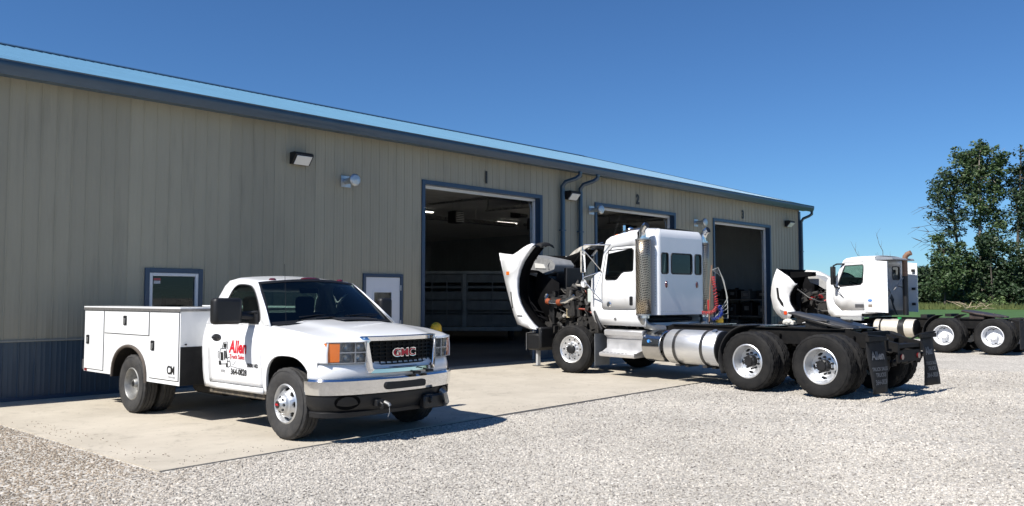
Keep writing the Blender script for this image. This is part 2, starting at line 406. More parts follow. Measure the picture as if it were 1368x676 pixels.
sx = nt.nodes.new('ShaderNodeSeparateXYZ'); nt.links.new(oi.outputs['Location'], sx.inputs[0])
ml_ = nt.nodes.new('ShaderNodeMapRange'); ml_.inputs['From Min'].default_value = -3.9; ml_.inputs['From Max'].default_value = -2.2; ml_.inputs['To Min'].default_value = 1; ml_.inputs['To Max'].default_value = 0
nt.links.new(sx.outputs['X'], ml_.inputs['Value'])
br = nt.nodes.new('ShaderNodeMix'); br.data_type = 'RGBA'; br.inputs['A'].default_value = (1, 1, 1, 1); br.inputs['B'].default_value = (.72, .64, .55, 1); nt.links.new(ml_.outputs[0], br.inputs['Factor'])
mu4 = nt.nodes.new('ShaderNodeMix'); mu4.data_type = 'RGBA'; mu4.blend_type = 'MULTIPLY'; mu4.inputs['Factor'].default_value = 1
nt.links.new(cr.outputs[0], mu.inputs['A']); nt.links.new(m3.outputs[0], mu.inputs['B']); nt.links.new(mu.outputs['Result'], mu4.inputs['A']); nt.links.new(br.outputs['Result'], mu4.inputs['B']); nt.links.new(mu4.outputs['Result'], b.inputs['Base Color'])
stones('gravel', [[(-6, -6.9), (-6, -14), (2.5, -14), (6, -12), (4.5, -6.52), (3, -6.56), (-.3, -6.82)], [(-4, -1.5), (-6, -6.9), (-.36, -6.8), (-.62, -2.42), (-.74, -.1), (-2, -.1)]], 1250, .005, .0155, 1)
stones('gravel', [[(4.5, -6.52), (6, -12), (2.5, -14), (9, -19), (18, -14), (16, -5.9), (10.2, -6.1)]], 560, .007, .017, 2)

# stray stones kicked on to the slab edge
stones('stray_stones', [[(-.25, -6.65), (3, -6.42), (10.1, -5.97), (10.1, -5.6), (3, -6.05), (.1, -6.2), (-.2, -2.5), (-.5, -2.4)]], 60, .003, .009, 5, .003, False)
# ------------------------------------------------------------------ the building
wall_tan = mat('tan_ribbed_steel', (.305, .285, .215), .5, var=.12, vscale=.7, stretch=(1, 1, .35), detail=7)
wains = mat('navy_wainscot_steel', (.022, .052, .088), .42, var=.15, vscale=1.2, coat=.1)
roof_mat = mat('blue_roof_steel_glare', (.095, .215, .32), .36, var=.12, vscale=.8, coat=.25)  # same blue paint as the trim, lightened: sky glare put into the colour
lining = mat('interior_liner_steel', (.32, .36, .38), .6, var=.12, vscale=1)
ceil_mat = mat('ceiling_steel', (.50, .51, .51), .6, var=.12, vscale=1)
floor_in = mat('shop_floor', (.20, .19, .18), .6, col2=(.12, .115, .11), vscale=.8, detail=9)
SE, SB, WD = 27.37, -14.0, 22.62
bld = thing('metal_building', 'long tan ribbed steel workshop with navy base, blue roof and three open truck bays', 'building', (BO.x, BO.y, 0), BA)
def ribcols(a0, a1, pitch, h, wb=.034, wt=.016, off=0.):
    k0 = math.floor((a0 - off) / pitch) - 1; pts = [(a0, 0)]
    k = k0
    while k * pitch + off < a1 + pitch:
        c = k * pitch + off
        for a, q in ((c - wb / 2, 0), (c - wt / 2, h), (c + wt / 2, h), (c + wb / 2, 0)):
            if a0 < a < a1: pts.append((a, q))
        # two fine stiffening ribs between the main ones
        for t in (.36, .64):
            for a, q in ((c + pitch * t - .008, 0), (c + pitch * t, h * .16), (c + pitch * t + .008, 0)):
                if a0 < a < a1: pts.append((a, q))
        k += 1
    pts.append((a1, 0)); return pts
def ribwall(mb, a0, a1, z0, z1, fn, pitch=.2286, h=.011, m=0):
    cols = ribcols(a0, a1, pitch, h)
    mb.grid([[fn(a, q, z0) for a, q in cols], [fn(a, q, z1) for a, q in cols]], m)
DO = [(8.34, 12.22), (14.60, 18.50), (20.94, 24.84)]; DZ = 4.21
ED = (6.73, 7.65, 2.05); WI = (2.20, 3.07, 1.02, 2.04)
fr = lambda a, q, z: (a, -q, z)
mb = MB(); ml = MB()
WZ = .93
def wn_(a0, a1, z0, z1):
    q_ = MB(); ribwall(q_, a0, a1, z0, z1, fr); q_.build('wainscot', wains, bld, fixn=False, angle=20)
def fblock(a0, a1, z0, z1):
    if z0 < WZ < z1:
        wn_(a0, a1, z0, WZ - .01); ribwall(mb, a0, a1, WZ + .01, z1, fr)
    elif z1 <= WZ: wn_(a0, a1, z0, z1)
    else: ribwall(mb, a0, a1, z0, z1, fr)
ops = sorted([(WI[0], WI[1], WI[2], WI[3]), (ED[0], ED[1], 0, ED[2])] + [(a, b, 0, DZ) for a, b in DO])
cur = SB; ZT = 5.08
for a, b_, z0, z1 in ops:
    fblock(cur, a, .02, ZT)
    if z0 > 0: fblock(a, b_, .02, z0)
    fblock(a, b_, z1, ZT); cur = b_
fblock(cur, SE, .02, ZT)
# right gable end and back and left
gz = lambda y: 5.08 + (8.50 - 5.08) * (1 - abs(y - WD / 2) / (WD / 2))
cols = ribcols(0, WD, .2286, .018)
mb.grid([[(SE + q, a, WZ) for a, q in cols], [(SE + q, a, gz(a)) for a, q in cols]])
ml.grid([[(SE + q, a, .02) for a, q in cols], [(SE + q, a, WZ) for a, q in cols]])
mb.add([(SB, 0, 0), (SB, WD, 0), (SB, WD, 5.08), (SB, WD / 2, 8.5), (SB, 0, 5.08)], [(0, 1, 2, 3, 4)])
mb.add([(SB, WD, 0), (SE, WD, 0), (SE, WD, 5.08), (SB, WD, 5.08)], [(0, 1, 2, 3)])
mb.build('wall', wall_tan, bld, fixn=False, angle=20)
ml.build('wainscot', wains, bld, fixn=False, angle=20)
# trims
def segs(z):    # s-ranges clear of openings at height z
    out = []; c = SB
    for a, b_, z0, z1 in ops:
        if z0 <= z <= z1: out.append((c, a)); c = b_
    out.append((c, SE)); return out
for a, b_ in segs(WZ):
    mb = MB(); mb.box(a, b_, -.030, 0, WZ - .018, WZ + .012)
    mb.build('wainscot_trim', mat('pale_trim_strip', (.22, .225, .205), .5), bld, bevel=.003)
for a, b_ in segs(.01):
    mb = MB(); mb.box(a, b_, -.028, 0, .002, .055); mb.build('base_trim', trim_blue, bld, bevel=.003)
mb = MB()
mb.box(SE - .12, SE + .035, -.032, 0, .06, 5.0); mb.box(SE + .02, SE + .036, -.03, .12, .06, 5.0)
mb.build('corner_trim', trim_blue, bld, bevel=.003)
# liner, ceiling, floor
mi = MB(); fi = lambda a, q, z: (a, .2, z)
cur = 8.05
for a, b_ in [o_ for o_ in DO]:
    mi.add([(cur, .2, 0), (a, .2, 0), (a, .2, 4.9), (cur, .2, 4.9)], [(0, 1, 2, 3)])
    mi.add([(a, .2, DZ), (b_, .2, DZ), (b_, .2, 4.9), (a, .2, 4.9)], [(0, 1, 2, 3)]); cur = b_
mi.add([(cur, .2, 0), (SE - .1, .2, 0), (SE - .1, .2, 4.9), (cur, .2, 4.9)], [(0, 1, 2, 3)])
ribwall(mi, .2, WD - .1, 0, 4.9, lambda a, q, z: (SE - .1 - q, a, z), pitch=.3048)
ribwall(mi, 8.05, SE - .1, 0, 4.9, lambda a, q, z: (a, WD - .1 - q, z), pitch=.3048)
ribwall(mi, .2, WD - .1, 0, 4.9, lambda a, q, z: (8.05 + q, a, z), pitch=.3048)
mi.build('interior_liner', lining, bld, fixn=False, angle=20)
mc = MB(); ribwall(mc, .2, WD - .1, 0, 1, lambda a, q, z: (8.05 + z * (SE - 8.15), a, 4.9 - q), pitch=.3048)
mc.build('ceiling', ceil_mat, bld, fixn=False, angle=20)
mf = MB(); mf.box(SB + .05, SE - .05, -.012, WD - .05, -.1, .0)
tag(mf.build('floor', floor_in, bld))
# office behind window and entry door
mo = MB()
mo.add([(SB + 13, .2, 0), (8.0, .2, 0), (8.0, .2, 0)], [(0, 1, 2)])
mo = MB(); Y0, Y1 = .2, 5.2
mo.add([(-1, Y1, 0), (8, Y1, 0), (8, Y1, 2.7), (-1, Y1, 2.7)], [(0, 1, 2, 3)])
mo.add([(-1, Y0, 0), (-1, Y1, 0), (-1, Y1, 2.7), (-1, Y0, 2.7)], [(0, 1, 2, 3)])
mo.add([(8, Y0, 0), (8, Y1, 0), (8, Y1, 2.7), (8, Y0, 2.7)], [(0, 1, 2, 3)])
mo.add([(-1, Y0, 2.7), (8, Y0, 2.7), (8, Y1, 2.7), (-1, Y1, 2.7)], [(0, 1, 2, 3)])
mo.add([(5.2, Y0, 0), (5.2, Y1, 0), (5.2, Y1, 2.7), (5.2, Y0, 2.7)], [(0, 1, 2, 3)])
mo.build('office_walls', mat('office_wall', (.24, .26, .24), .8), bld, fixn=False)
# bay door surrounds
for k, (a, b_) in enumerate(DO):
    mt = MB()
    mt.box(a - .09, a, -.034, .004, .0, DZ + .09); mt.box(b_, b_ + .09, -.034, .004, .0, DZ + .09); mt.box(a, b_, -.034, .004, DZ, DZ + .09)
    mt.box(a - .012, a + .003, -.0335, .205, 0, DZ); mt.box(b_ - .003, b_ + .012, -.0335, .205, 0, DZ); mt.box(a + .003, b_ - .003, -.0335, .205, DZ - .004, DZ + .012)
    f = mt.build('bay_door_frame', trim_blue, bld, bevel=.003)
    mw = MB(); mw.box(a + .004, b_ - .004, .15, .21, DZ - .075, DZ - .005); mw.box(b_ - .06, b_ - .004, .15, .21, 0, DZ - .08); mw.box(a + .004, a + .05, .15, .21, 0, DZ - .08)
    mw.build('weather_seal', white_trim, f)
    mk = MB()
    for s_ in (a + .05, b_ - .05):
        mk.tube([(s_, .27, .1), (s_, .27, 3.95), (s_, .36, 4.22), (s_, .62, 4.36), (s_, 4.6, 4.42)], .03, 6)
        for yy in (1.4, 3.0, 4.5): mk.bar((s_, yy, 4.42), (s_, yy, 4.88), .03, .03)
    mk.bar(((a + b_) / 2, .3, 4.52), ((a + b_) / 2, 4.7, 4.52), .06, .05)
    mk.cyl((a, .30, 4.62), (b_, .30, 4.62), .02, n=8); mk.cyl((a + .5, .30, 4.62), (a + 1.5, .30, 4.62), .06, n=12); mk.cyl((b_ - 1.5, .30, 4.62), (b_ - .5, .30, 4.62), .06, n=12)
    mk.build('door_track', steel_dull, bld)
    mp = MB()
    for j in range(6): mp.box(a + .08, b_ - .08, .62 + j * .66, .62 + j * .66 + .64, 4.44, 4.485)
    mp.build('raised_door', mat('raised_door_panel', (.50, .50, .47), .55, var=.2), bld, bevel=.006)
    mo = MB(); mo.box((a + b_) / 2 - .18, (a + b_) / 2 + .18, 4.7, 5.2, 4.36, 4.62); mo.build('door_opener', black_plastic, bld, bevel=.02)
    text('I' if k == 0 else str(k + 1), .40, letter_black, bld, ({0: 10.27, 1: 16.55, 2: 22.86}[k], -.024, 4.545), bold=.018, xs=.85, name='bay_number')
# window
mw = MB(); a, b_, z0, z1 = WI
mw.box(a - .08, a, -.036, .004, z0 - .08, z1 + .08); mw.box(b_, b_ + .08, -.036, .004, z0 - .08, z1 + .08)
mw.box(a, b_, -.036, .004, z1, z1 + .08); mw.box(a, b_, -.036, .004, z0 - .08, z0)
win = mw.build('window', trim_blue, bld, bevel=.004)
mw = MB(); t = .055
mw.box(a, a + t, -.028, .1, z0, z1); mw.box(b_ - t, b_, -.028, .1, z0, z1); mw.box(a + t, b_ - t, -.028, .1, z1 - t, z1); mw.box(a + t, b_ - t, -.028, .1, z0, z0 + t)
mw.build('frame', white_trim, win, bevel=.006)
mw = MB(); mw.add([(a + t, .02, z0 + t), (b_ - t, .02, z0 + t), (b_ - t, .02, z1 - t), (a + t, .02, z1 - t)], [(0, 1, 2, 3)])
mw.build('pane', glass_bldg, win)
for (x0, x1, q0, q1, mm_) in ((a + .085, a + .205, z1 - .13, z1 - .095, mat('red_sticker', (.35, .06, .07), .5)), (a + .085, a + .20, z1 - .19, z1 - .14, mat('white_sticker', (.42, .44, .46), .5)), (a + .09, a + .13, z0 + .07, z0 + .11, mat('blue_sticker', (.05, .1, .35), .5))):
    mw = MB(); mw.box(x0, x1, .012, .016, q0, q1); mw.build('sticker', mm_, win)
# entry door
mt = MB(); a, b_, z1 = ED
mt.box(a - .07, a, -.038, .004, 0, z1 + .07); mt.box(b_, b_ + .07, -.038, .004, 0, z1 + .07); mt.box(a, b_, -.038, .004, z1, z1 + .07)
mt.build('entry_door_frame', trim_blue, bld, bevel=.004)
md = MB(); g0, g1, h0, h1 = a + .30, a + .70, 1.05, 1.72
g0, g1 = a + .22, a + .68
outer = [(a + .004, .01), (b_ - .004, .01), (b_ - .004, z1 - .004), (a + .004, z1 - .004)]
md.holed(outer, [[(g0, h0), (g1, h0), (g1, h1), (g0, h1)]], lambda x, z: (x, -.012, z))
md.holed(outer, [[(g0, h0), (g1, h0), (g1, h1), (g0, h1)]], lambda x, z: (x, .035, z))
for (x0, x1, q0, q1) in ((g0 - .035, g0, h0 - .035, h1 + .035), (g1, g1 + .035, h0 - .035, h1 + .035), (g0, g1, h1, h1 + .035), (g0, g1, h0 - .035, h0)): md.box(x0, x1, -.024, -.012, q0, q1)
dr = md.build('entry_door', mat('white_door_paint', (.62, .65, .70), .45, var=.05), bld, fixn=False)
md = MB(); md.add([(g0, .0, h0), (g1, .0, h0), (g1, .0, h1), (g0, .0, h1)], [(0, 1, 2, 3)]); md.build('glass', glass_bldg, dr)
for z in (.25, 1.05, 1.82):
    md = MB(); md.box(b_ - .012, b_ + .012, -.05, -.03, z - .06, z + .06); md.build('hinge', galv, dr, bevel=.003)
md = MB(); md.cyl((a + .07, -.012, 1.0), (a + .07, -.07, 1.0), .012, n=10); md.cyl((a + .07, -.06, 1.0), (a + .07, -.10, 1.0), .03, n=14); md.build('handle', galv, dr)
# roof
rs, re_ = SB - .3, SE + .32
mr = MB(); y0, z0, y1, z1 = -.33, 5.20, WD / 2, 8.615
cols = ribcols(rs, re_, .2286, .022, .045, .02)
sl_ = math.atan2(z1 - z0, y1 - y0)
mr.grid([[(a, y - q * math.sin(sl_), z + q * math.cos(sl_)) for a, q in cols] for y, z in ((y0, z0), (y1, z1))])
mr.grid([[(rs, WD + .33, z0), (re_, WD + .33, z0)], [(rs, y1, z1), (re_, y1, z1)]])
mr.grid([[(rs, y0 + .02, z0 - .03), (re_, y0 + .02, z0 - .03)], [(rs, y1, z1 - .04), (re_, y1, z1 - .04)]])
roof = mr.build('roof', roof_mat, bld, fixn=False, angle=15)
mr = MB(); mr.prism([(y1 - .28, z1 - .075), (y1 - .28, z1 - .03), (y1, z1 + .075), (y1 + .28, z1 - .03), (y1 + .28, z1 - .075), (y1, z1 + .03)], rs + .02, re_ + .01, 'x')
mr.build('ridge_cap', gutter_blue, roof)
mr = MB()
mr.prism([(y0, z0 - .16), (y0, z0 + .035), (y1, z1 + .055), (y1, z1 - .14)], re_ - .005, re_ + .03, 'x')
mr.prism([(y0, z0 - .16), (y0 + .3, z0 - .10), (y1, z1 - .16), (y1, z1 - .14)], SE + .02, re_ - .006, 'x')
mr.prism([(WD - y0, z0 - .16), (WD - y0, z0 + .035), (y1, z1 + .055), (y1, z1 - .14)], re_ - .005, re_ + .03, 'x')
mr.build('rake_trim', gutter_blue, roof)
mr = MB()
gp_ = [(-.335, 5.19), (-.335, 5.02), (-.345, 4.995), (-.40, 4.995), (-.42, 5.03), (-.45, 5.10), (-.46, 5.16), (-.45, 5.195), (-.46, 5.215), (-.44, 5.215), (-.43, 5.19), (-.40, 5.06), (-.36, 5.03), (-.345, 5.19)]
mr.prism(gp_, rs, re_ + .03, 'x')
g = mr.build('gutter', gutter_blue, bld, angle=30)
mr = MB(); mr.box(rs, re_ - .01, -.325, -.002, 5.045, 5.065); mr.box(rs, re_ - .01, -.334, -.322, 5.03, 5.19)
mr.build('soffit', mat('soffit_steel', (.07, .11, .15), .5), bld)
for s_, out in ((13.05, 0), (13.80, 0), (SE - .02, 1)):
    md = MB(); x = s_ + (.36 if not out else .26)
    pts = [(x, -.40, 5.0), (x, -.40, 4.90), (x - .10, -.34, 4.82), (s_ + .05, -.14, 4.72), (s_, -.085, 4.60), (s_, -.085, 4.5), (s_, -.085, .35), (s_, -.12, .22), (s_, -.26, .12)]
    P = [Vector(p) for p in pts]; rows = []
    for i, p in enumerate(P):
        t = (P[min(i + 1, len(P) - 1)] - P[max(i - 1, 0)]).normalized(); a1 = Vector((1, 0, 0)); a1 = (a1 - t * a1.dot(t)).normalized(); a2 = t.cross(a1)
        wv, dv = .055, .042
        rows.append([tuple(p + a1 * wv * i1 + a2 * dv * j1) for i1, j1 in ((-.75, -1), (.75, -1), (1, -.75), (1, .75), (.75, 1), (-.75, 1), (-1, .75), (-1, -.75), (-.75, -1))])
    md.grid(rows); 
    for zz in (1.5, 3.4): md.box(s_ - .085, s_ + .085, -.135, -.02, zz, zz + .03)
    md.build('downspout', gutter_blue, bld, angle=50)
# wall lamps and flue vents (bolted things on the wall)
for s_, z, lab in ((5.08, 4.37, 'black wall pack lamp high on the tan wall above the pickup'), (13.42, 4.38, 'black wall pack lamp between the two downspouts'), (26.25, 4.44, 'black wall pack lamp right of bay number three near the corner')):
    t = thing('wall_lamp', lab, 'wall lamp', BW(s_, 0, z), BA, 'wall pack lamps along the facade')
    m1 = MB(); m1.prism([(-.02, -.11), (-.02, .12), (-.20, .12), (-.25, .09), (-.25, .05), (-.10, -.11)], -.20, .20, 'x'); m1.build('housing', black_plastic, t, bevel=.01)
    m1 = MB(); m1.prism([(-.253, .042), (-.108, -.112), (-.118, -.122), (-.262, .032)], -.165, .165, 'x'); m1.build('lens', mat('frosted_lens', (.62, .64, .64), .25, coat=.5), t, bevel=.004)
for s_, z, lab in ((6.20, 4.04, 'galvanised round flue vent left of bay number one'), (14.36, 4.06, 'galvanised round flue vent at the left of bay two opening'), (19.78, 4.06, 'galvanised round flue vent between bays two and three')):
    t = thing('flue_vent', lab, 'vent', BW(s_, 0, z), BA, 'round flue vents along the facade')
    m1 = MB(); m1.cyl((0, -.02, 0), (0, -.34, 0), .062, n=20); m1.box(-.12, .12, -.024, -.018, -.12, .12); m1.build('pipe', galv, t, bevel=.003)
    m1 = MB(); m1.lathe([(1e-4, 0), (.125, 0), (.128, .01), (.128, .05), (.10, .075), (1e-4, .085)], (0, -.32, 0), (0, -1, 0), 24)
    for q in range(6):
        a = q * math.pi / 3; m1.bar((.07 * math.cos(a), -.25, .07 * math.sin(a)), (.10 * math.cos(a), -.33, .10 * math.sin(a)), .008, .008)
    m1.build('cap', galv, t)
# bollards
for s_, lab in ((8.42, 'yellow domed bollard at the left jamb of bay one, behind the pickup'), (18.72, 'yellow domed bollard at the right jamb of bay two, under the sleeper cab'), (20.62, 'yellow domed bollard at the left jamb of bay three')):
    mb = MB(); prof = [(1e-4, 0), (.15, 0), (.15, .03), (.125, .05), (.125, .93)] + [(.125 * math.cos(R(q)), .93 + .125 * math.sin(R(q))) for q in (20, 40, 60, 80)] + [(1e-4, 1.055)]
    p = BW(s_, -.34); mb.lathe(prof, (0, 0, 0), n=28); o = mb.build('bollard', yellow_paint); o.location = p
    tag(o, lab, 'bollard', 'yellow bollards guarding the bay jambs')

# ------------------------------------------------------------------ inside the shop
def inplace(s, y, z=0): return BW(s, y, z)
# strip lamps
lamp_m = mat('lamp_tube', (.9, .9, .85), .5, emit=(1, .93, .78), estr=3.2)
k = 0
spots = [(10.4, 6.5), (10.4, 12), (15.5, 9), (15.5, 15), (21, 10), (21, 17), (13, 19)]
for s_, y_ in spots:
    t = thing('strip_lamp', ['strip lamp on the shop ceiling seen through bay one', 'strip lamp deeper under the shop ceiling beyond bay one'][0], 'ceiling lamp', inplace(s_, y_, 4.78), BA, 'strip lamps under the shop ceiling')
    m1 = MB(); m1.box(-.62, .62, -.09, .09, .03, .08); m1.bar((-.4, 0, .08), (-.4, 0, .12), .02, .02); m1.bar((.4, 0, .08), (.4, 0, .12), .02, .02); m1.build('housing', white_trim, t)
    m1 = MB(); m1.box(-.58, .58, -.06, .06, -.005, .028); m1.build('tube', lamp_m, t)
# radiant heater
t = thing('radiant_heater', 'long radiant tube heater hung under the shop ceiling behind bay one', 'heater', inplace(9.9, 7.5, 4.35), BA)
m1 = MB(); m1.prism([(-.2, -.02), (-.1, .12), (.1, .12), (.2, -.02), (.19, -.02), (.095, .11), (-.095, .11), (-.19, -.02)], -3, 9, 'x'); m1.build('reflector', steel_dull, t)
m1 = MB(); m1.cyl((-3.2, 0, .03), (9, 0, .03), .05, n=12); m1.build('tube', black_metal, t)
m1 = MB(); m1.box(-3.7, -3.2, -.18, .18, -.15, .2); m1.build('burner_box', black_plastic, t, bevel=.02)
m1 = MB()
for q in (-2, 1, 4, 7):
    m1 = MB(); m1.bar((q, 0, .12), (q, 0, .54), .012, .012); m1.build('chain', steel_dull, t)
# unit heater and hose reels as dark hung boxes
for i, (s_, y_, z_, nm, lab) in enumerate(((11.0, 8.2, 4.15, 'unit_heater', 'black unit heater hung below the ceiling inside bay one'), (14.6, 6.0, 4.3, 'unit_heater', 'black fan heater hung near the right jamb of bay one'), (17.4, 5.0, 4.2, 'unit_heater', 'black unit heater hung inside bay two'))):
    t = thing(nm, lab, 'heater', inplace(s_, y_, z_), BA)
    m1 = MB(); m1.box(-.2, .2, -.2, .2, -.2, .2); m1.build('housing', black_plastic, t, bevel=.03)
    m1 = MB()
    for q in range(6): m1.box(-.17, .17, -.225, -.205, -.17 + q * .06, -.14 + q * .06)
    m1.build('louvre', steel_dull, t)
    for q in (-.15, .15):
        m1 = MB(); m1.bar((q, 0, .2), (q, 0, .6), .015, .015); m1.build('hanger', steel_dull, t)
    m1 = MB(); m1.cyl((0, .2, 0), (0, .5, 0), .06, n=10); m1.build('flue', steel_dull, t)
# livestock trailer: camera-space depth 28..30 m, long side turned to the door
tr_m = mat('weathered_aluminium', (.15, .155, .155), .5, metal=.4, var=.35, vscale=3)
tx = thing('livestock_trailer', 'slatted aluminium livestock trailer parked inside bay one', 'trailer', (-1.55, 28.6, 0), R(1))
m1 = MB()
# rear face looks towards the camera (-y); local x right
def slatside(mb, x0, x1, y, holes, base=.62, top=2.42):
    for z0, z1 in ((base, 1.02), (1.07, 1.12), (1.17, 1.5), (1.54, 1.82), (1.94, 2.02), (2.14, top)): mb.box(x0, x1, y, y + .03, z0, z1)
    k = int((x1 - x0) / holes)
    for i in range(k + 1):
        x = x0 + (x1 - x0) * i / k; mb.box(x - .025, x + .025, y - .025, y + .02, base, top)
slatside(m1, -1.75, -.22, 0, .5); m1.build('gate_panel', tr_m, tx, bevel=.004)
m1 = MB(); slatside(m1, -.02, 1.75, 0, .62); m1.build('gate_panel', tr_m, tx, bevel=.004)
m1 = MB()
for x in (-1.8, -.12, 1.8): m1.box(x - .07, x + .07, -.05, .1, .45, 2.5)
m1.box(-1.9, 1.9, -.06, .1, 2.44, 2.54); m1.box(-1.9, 1.9, -.08, .1, .45, .6); m1.box(-.16, -.08, -.1, -.05, 1.1, 1.5)
m1.build('frame', mat('trailer_post_lit', (.26, .27, .27), .5, metal=.3, var=.3), tx, bevel=.01)  # posts paler than the panels: light on them put into the colour
m1 = MB(); m1.box(-1.85, -1.8, .1, 6, .6, 2.5); m1.box(1.8, 1.85, .1, 6, .6, 2.5); m1.box(-1.85, 1.85, 6, 6.05, .6, 2.5); m1.box(-1.85, 1.85, .1, 6, .52, .6); m1.box(-1.8, 1.8, 3, 3.05, .6, 1.75)
m1.build('body', tr_m, tx)
m1 = MB(); m1.box(-1.9, 1.9, 1.8, 6, 2.5, 2.56); m1.build('roof', tr_m, tx, bevel=.02)
for y in (2.4, 3.4):
    for x in (-1.55, 1.55):
        m1 = MB(); m1.lathe([(.18, -.1), (.36, -.1), (.39, -.06), (.39, .06), (.36, .1), (.18, .1)], (x, y, .39), (1, 0, 0), 24); m1.cyl((x - .05, y, .39), (x + .05, y, .39), .18, n=20, m=1); m1.build('wheel', [rubber, steel_dull], tx)
# rack with stored parts behind bay three
rk = thing('storage_rack', 'dark steel storage rack behind bay three', 'shelving', inplace(26.3, 2.3), BA)
for x in (-.4, .4):
    for y in (-1.6, 0, 1.6):
        m1 = MB(); m1.box(x - .03, x + .03, y - .03, y + .03, 0, 1.9); m1.build('upright', black_metal, rk)
m1 = MB()
for z in (.15, .85, 1.5): m1.box(-.43, .43, -1.65, 1.65, z, z + .05)
m1.build('shelf', steel_dull, rk)
for i in range(14):
    yy = -1.35 + (i % 5) * .66 + rnd.uniform(-.08, .08); z = (.2, .9, 1.55)[i // 5]
    b0 = thing('parts_crate', 'dark engine part crate stored on the rack behind bay three', 'crate', inplace(26.3, 2.3 + yy, z), BA, 'crates on the storage rack')
    m1 = MB(); hx, hy, hz = .32, rnd.uniform(.2, .27), rnd.uniform(.32, .55); m1.box(-hx, hx, -hy, hy, 0, hz); m1.cyl((-.1, -.1, hz), (-.1, -.1, hz + .06), .08, n=12); m1.build('box', [black_plastic, grime, interior_grey][i % 3], b0, bevel=.03)
    m1 = MB(); m1.box(-hx - .01, -hx, -.1, .1, hz * .4, hz * .7); m1.build('tag', steel_dull, b0)
# office furniture glimpsed through the window and door
t = thing('desk', 'dark desk behind the office window', 'desk', inplace(4.2, 2.6), BA)
m1 = MB(); m1.box(-.9, .9, -.4, .4, .72, .76); m1.build('desktop', interior_grey, t, bevel=.01)
for x in (-.85, .85):
    for y in (-.35, .35):
        m1 = MB(); m1.box(x - .03, x + .03, y - .03, y + .03, 0, .72); m1.build('leg', black_metal, t)
t = thing('office_chair', 'black office chair behind the window', 'chair', inplace(3.9, 1.7), BA + .6)
m1 = MB(); m1.box(-.25, .25, -.25, .25, .45, .53); m1.build('seat', black_plastic, t, bevel=.03)
m1 = MB(); m1.box(-.24, .24, -.28, -.22, .6, 1.25); m1.build('backrest', black_plastic, t, bevel=.04)
m1 = MB(); m1.cyl((0, 0, .08), (0, 0, .45), .03)
for q in range(5): m1.bar((0, 0, .1), (.3 * math.cos(q * 1.257), .3 * math.sin(q * 1.257), .05), .04, .03)
m1.build('base', black_metal, t)
sg = thing('hi_vis_vest', 'yellow green high visibility vests hung inside the entry door', 'vest', inplace(8.0 - .08, 2.2, 1.2), BA)
m1 = MB(); hv = mat('hi_vis_cloth', (.35, .55, .04), .8)
for q in (-.22, .12): m1.prism(rrect(q, q + .2, .1, .42, .05), -.04, .02, 'x')
m1.build('cloth', hv, sg)

t = thing('shelf_unit', 'dark shelf with boxes just behind the office window', 'shelving', inplace(2.95, 1.0), BA)
m1 = MB(); 
for z in (.4, .9, 1.38, 1.78): m1.box(-.45, .5, -.2, .2, z, z + .03)
m1.build('shelf', interior_dark, t)
for k in range(9):
    m1 = MB(); x = -.38 + (k % 3) * .28; z = (.93, 1.41, 1.41)[k // 3]; h = rnd.uniform(.12, .3); m1.box(x, x + .2, -.15, .12, z, z + h)
    if k < 6: m1.build('carton', [interior_grey, interior_dark, black_plastic][k % 3], t)
t = thing('filing_cabinet', 'pale filing cabinet behind the left half of the office window', 'cabinet', inplace(2.0, 3.2), BA)
m1 = MB(); m1.box(-.5, .4, -.3, .3, 0, 1.9); m1.build('body', interior_grey, t, bevel=.01)
for k in range(4):
    m1 = MB(); m1.box(-.47, .37, -.315, -.301, .05 + k * .46, .48 + k * .46); m1.build('drawer', interior_grey, t, bevel=.004)

# panel-to-panel tone shifts and screw rows on the siding
nt = wall_tan.node_tree; b = nt.nodes['Principled BSDF']; src = b.inputs['Base Color'].links[0].from_socket
tc = nt.nodes.new('ShaderNodeTexCoord'); sx = nt.nodes.new('ShaderNodeSeparateXYZ'); nt.links.new(tc.outputs['Object'], sx.inputs[0])
dv = nt.nodes.new('ShaderNodeMath'); dv.operation = 'DIVIDE'; dv.inputs[1].default_value = .9144; nt.links.new(sx.outputs['X'], dv.inputs[0])
fl = nt.nodes.new('ShaderNodeMath'); fl.operation = 'FLOOR'; nt.links.new(dv.outputs[0], fl.inputs[0])
wn1 = nt.nodes.new('ShaderNodeTexWhiteNoise'); wn1.noise_dimensions = '1D'; nt.links.new(fl.outputs[0], wn1.inputs['W'])
m3 = nt.nodes.new('ShaderNodeMapRange'); m3.inputs['To Min'].default_value = .92; m3.inputs['To Max'].default_value = 1.06; nt.links.new(wn1.outputs['Value'], m3.inputs['Value'])
# splash dirt near the foot of the wall and streaks below the eave
st = nt.nodes.new('ShaderNodeTexNoise'); st.inputs['Scale'].default_value = 5; st.inputs['Detail'].default_value = 6
mp = nt.nodes.new('ShaderNodeMapping'); mp.inputs['Scale'].default_value = (1, 1, .12); nt.links.new(tc.outputs['Object'], mp.inputs[0]); nt.links.new(mp.outputs[0], st.inputs['Vector'])
m4 = nt.nodes.new('ShaderNodeMapRange'); m4.inputs['From Min'].default_value = .55; m4.inputs['From Max'].default_value = .75; m4.inputs['To Min'].default_value = 1; m4.inputs['To Max'].default_value = .82; nt.links.new(st.outputs['Fac'], m4.inputs['Value'])
pr_ = nt.nodes.new('ShaderNodeMath'); pr_.operation = 'MULTIPLY'; nt.links.new(m3.outputs[0], pr_.inputs[0]); nt.links.new(m4.outputs[0], pr_.inputs[1])
mu = nt.nodes.new('ShaderNodeMix'); mu.data_type = 'RGBA'; mu.blend_type = 'MULTIPLY'; mu.inputs['Factor'].default_value = 1
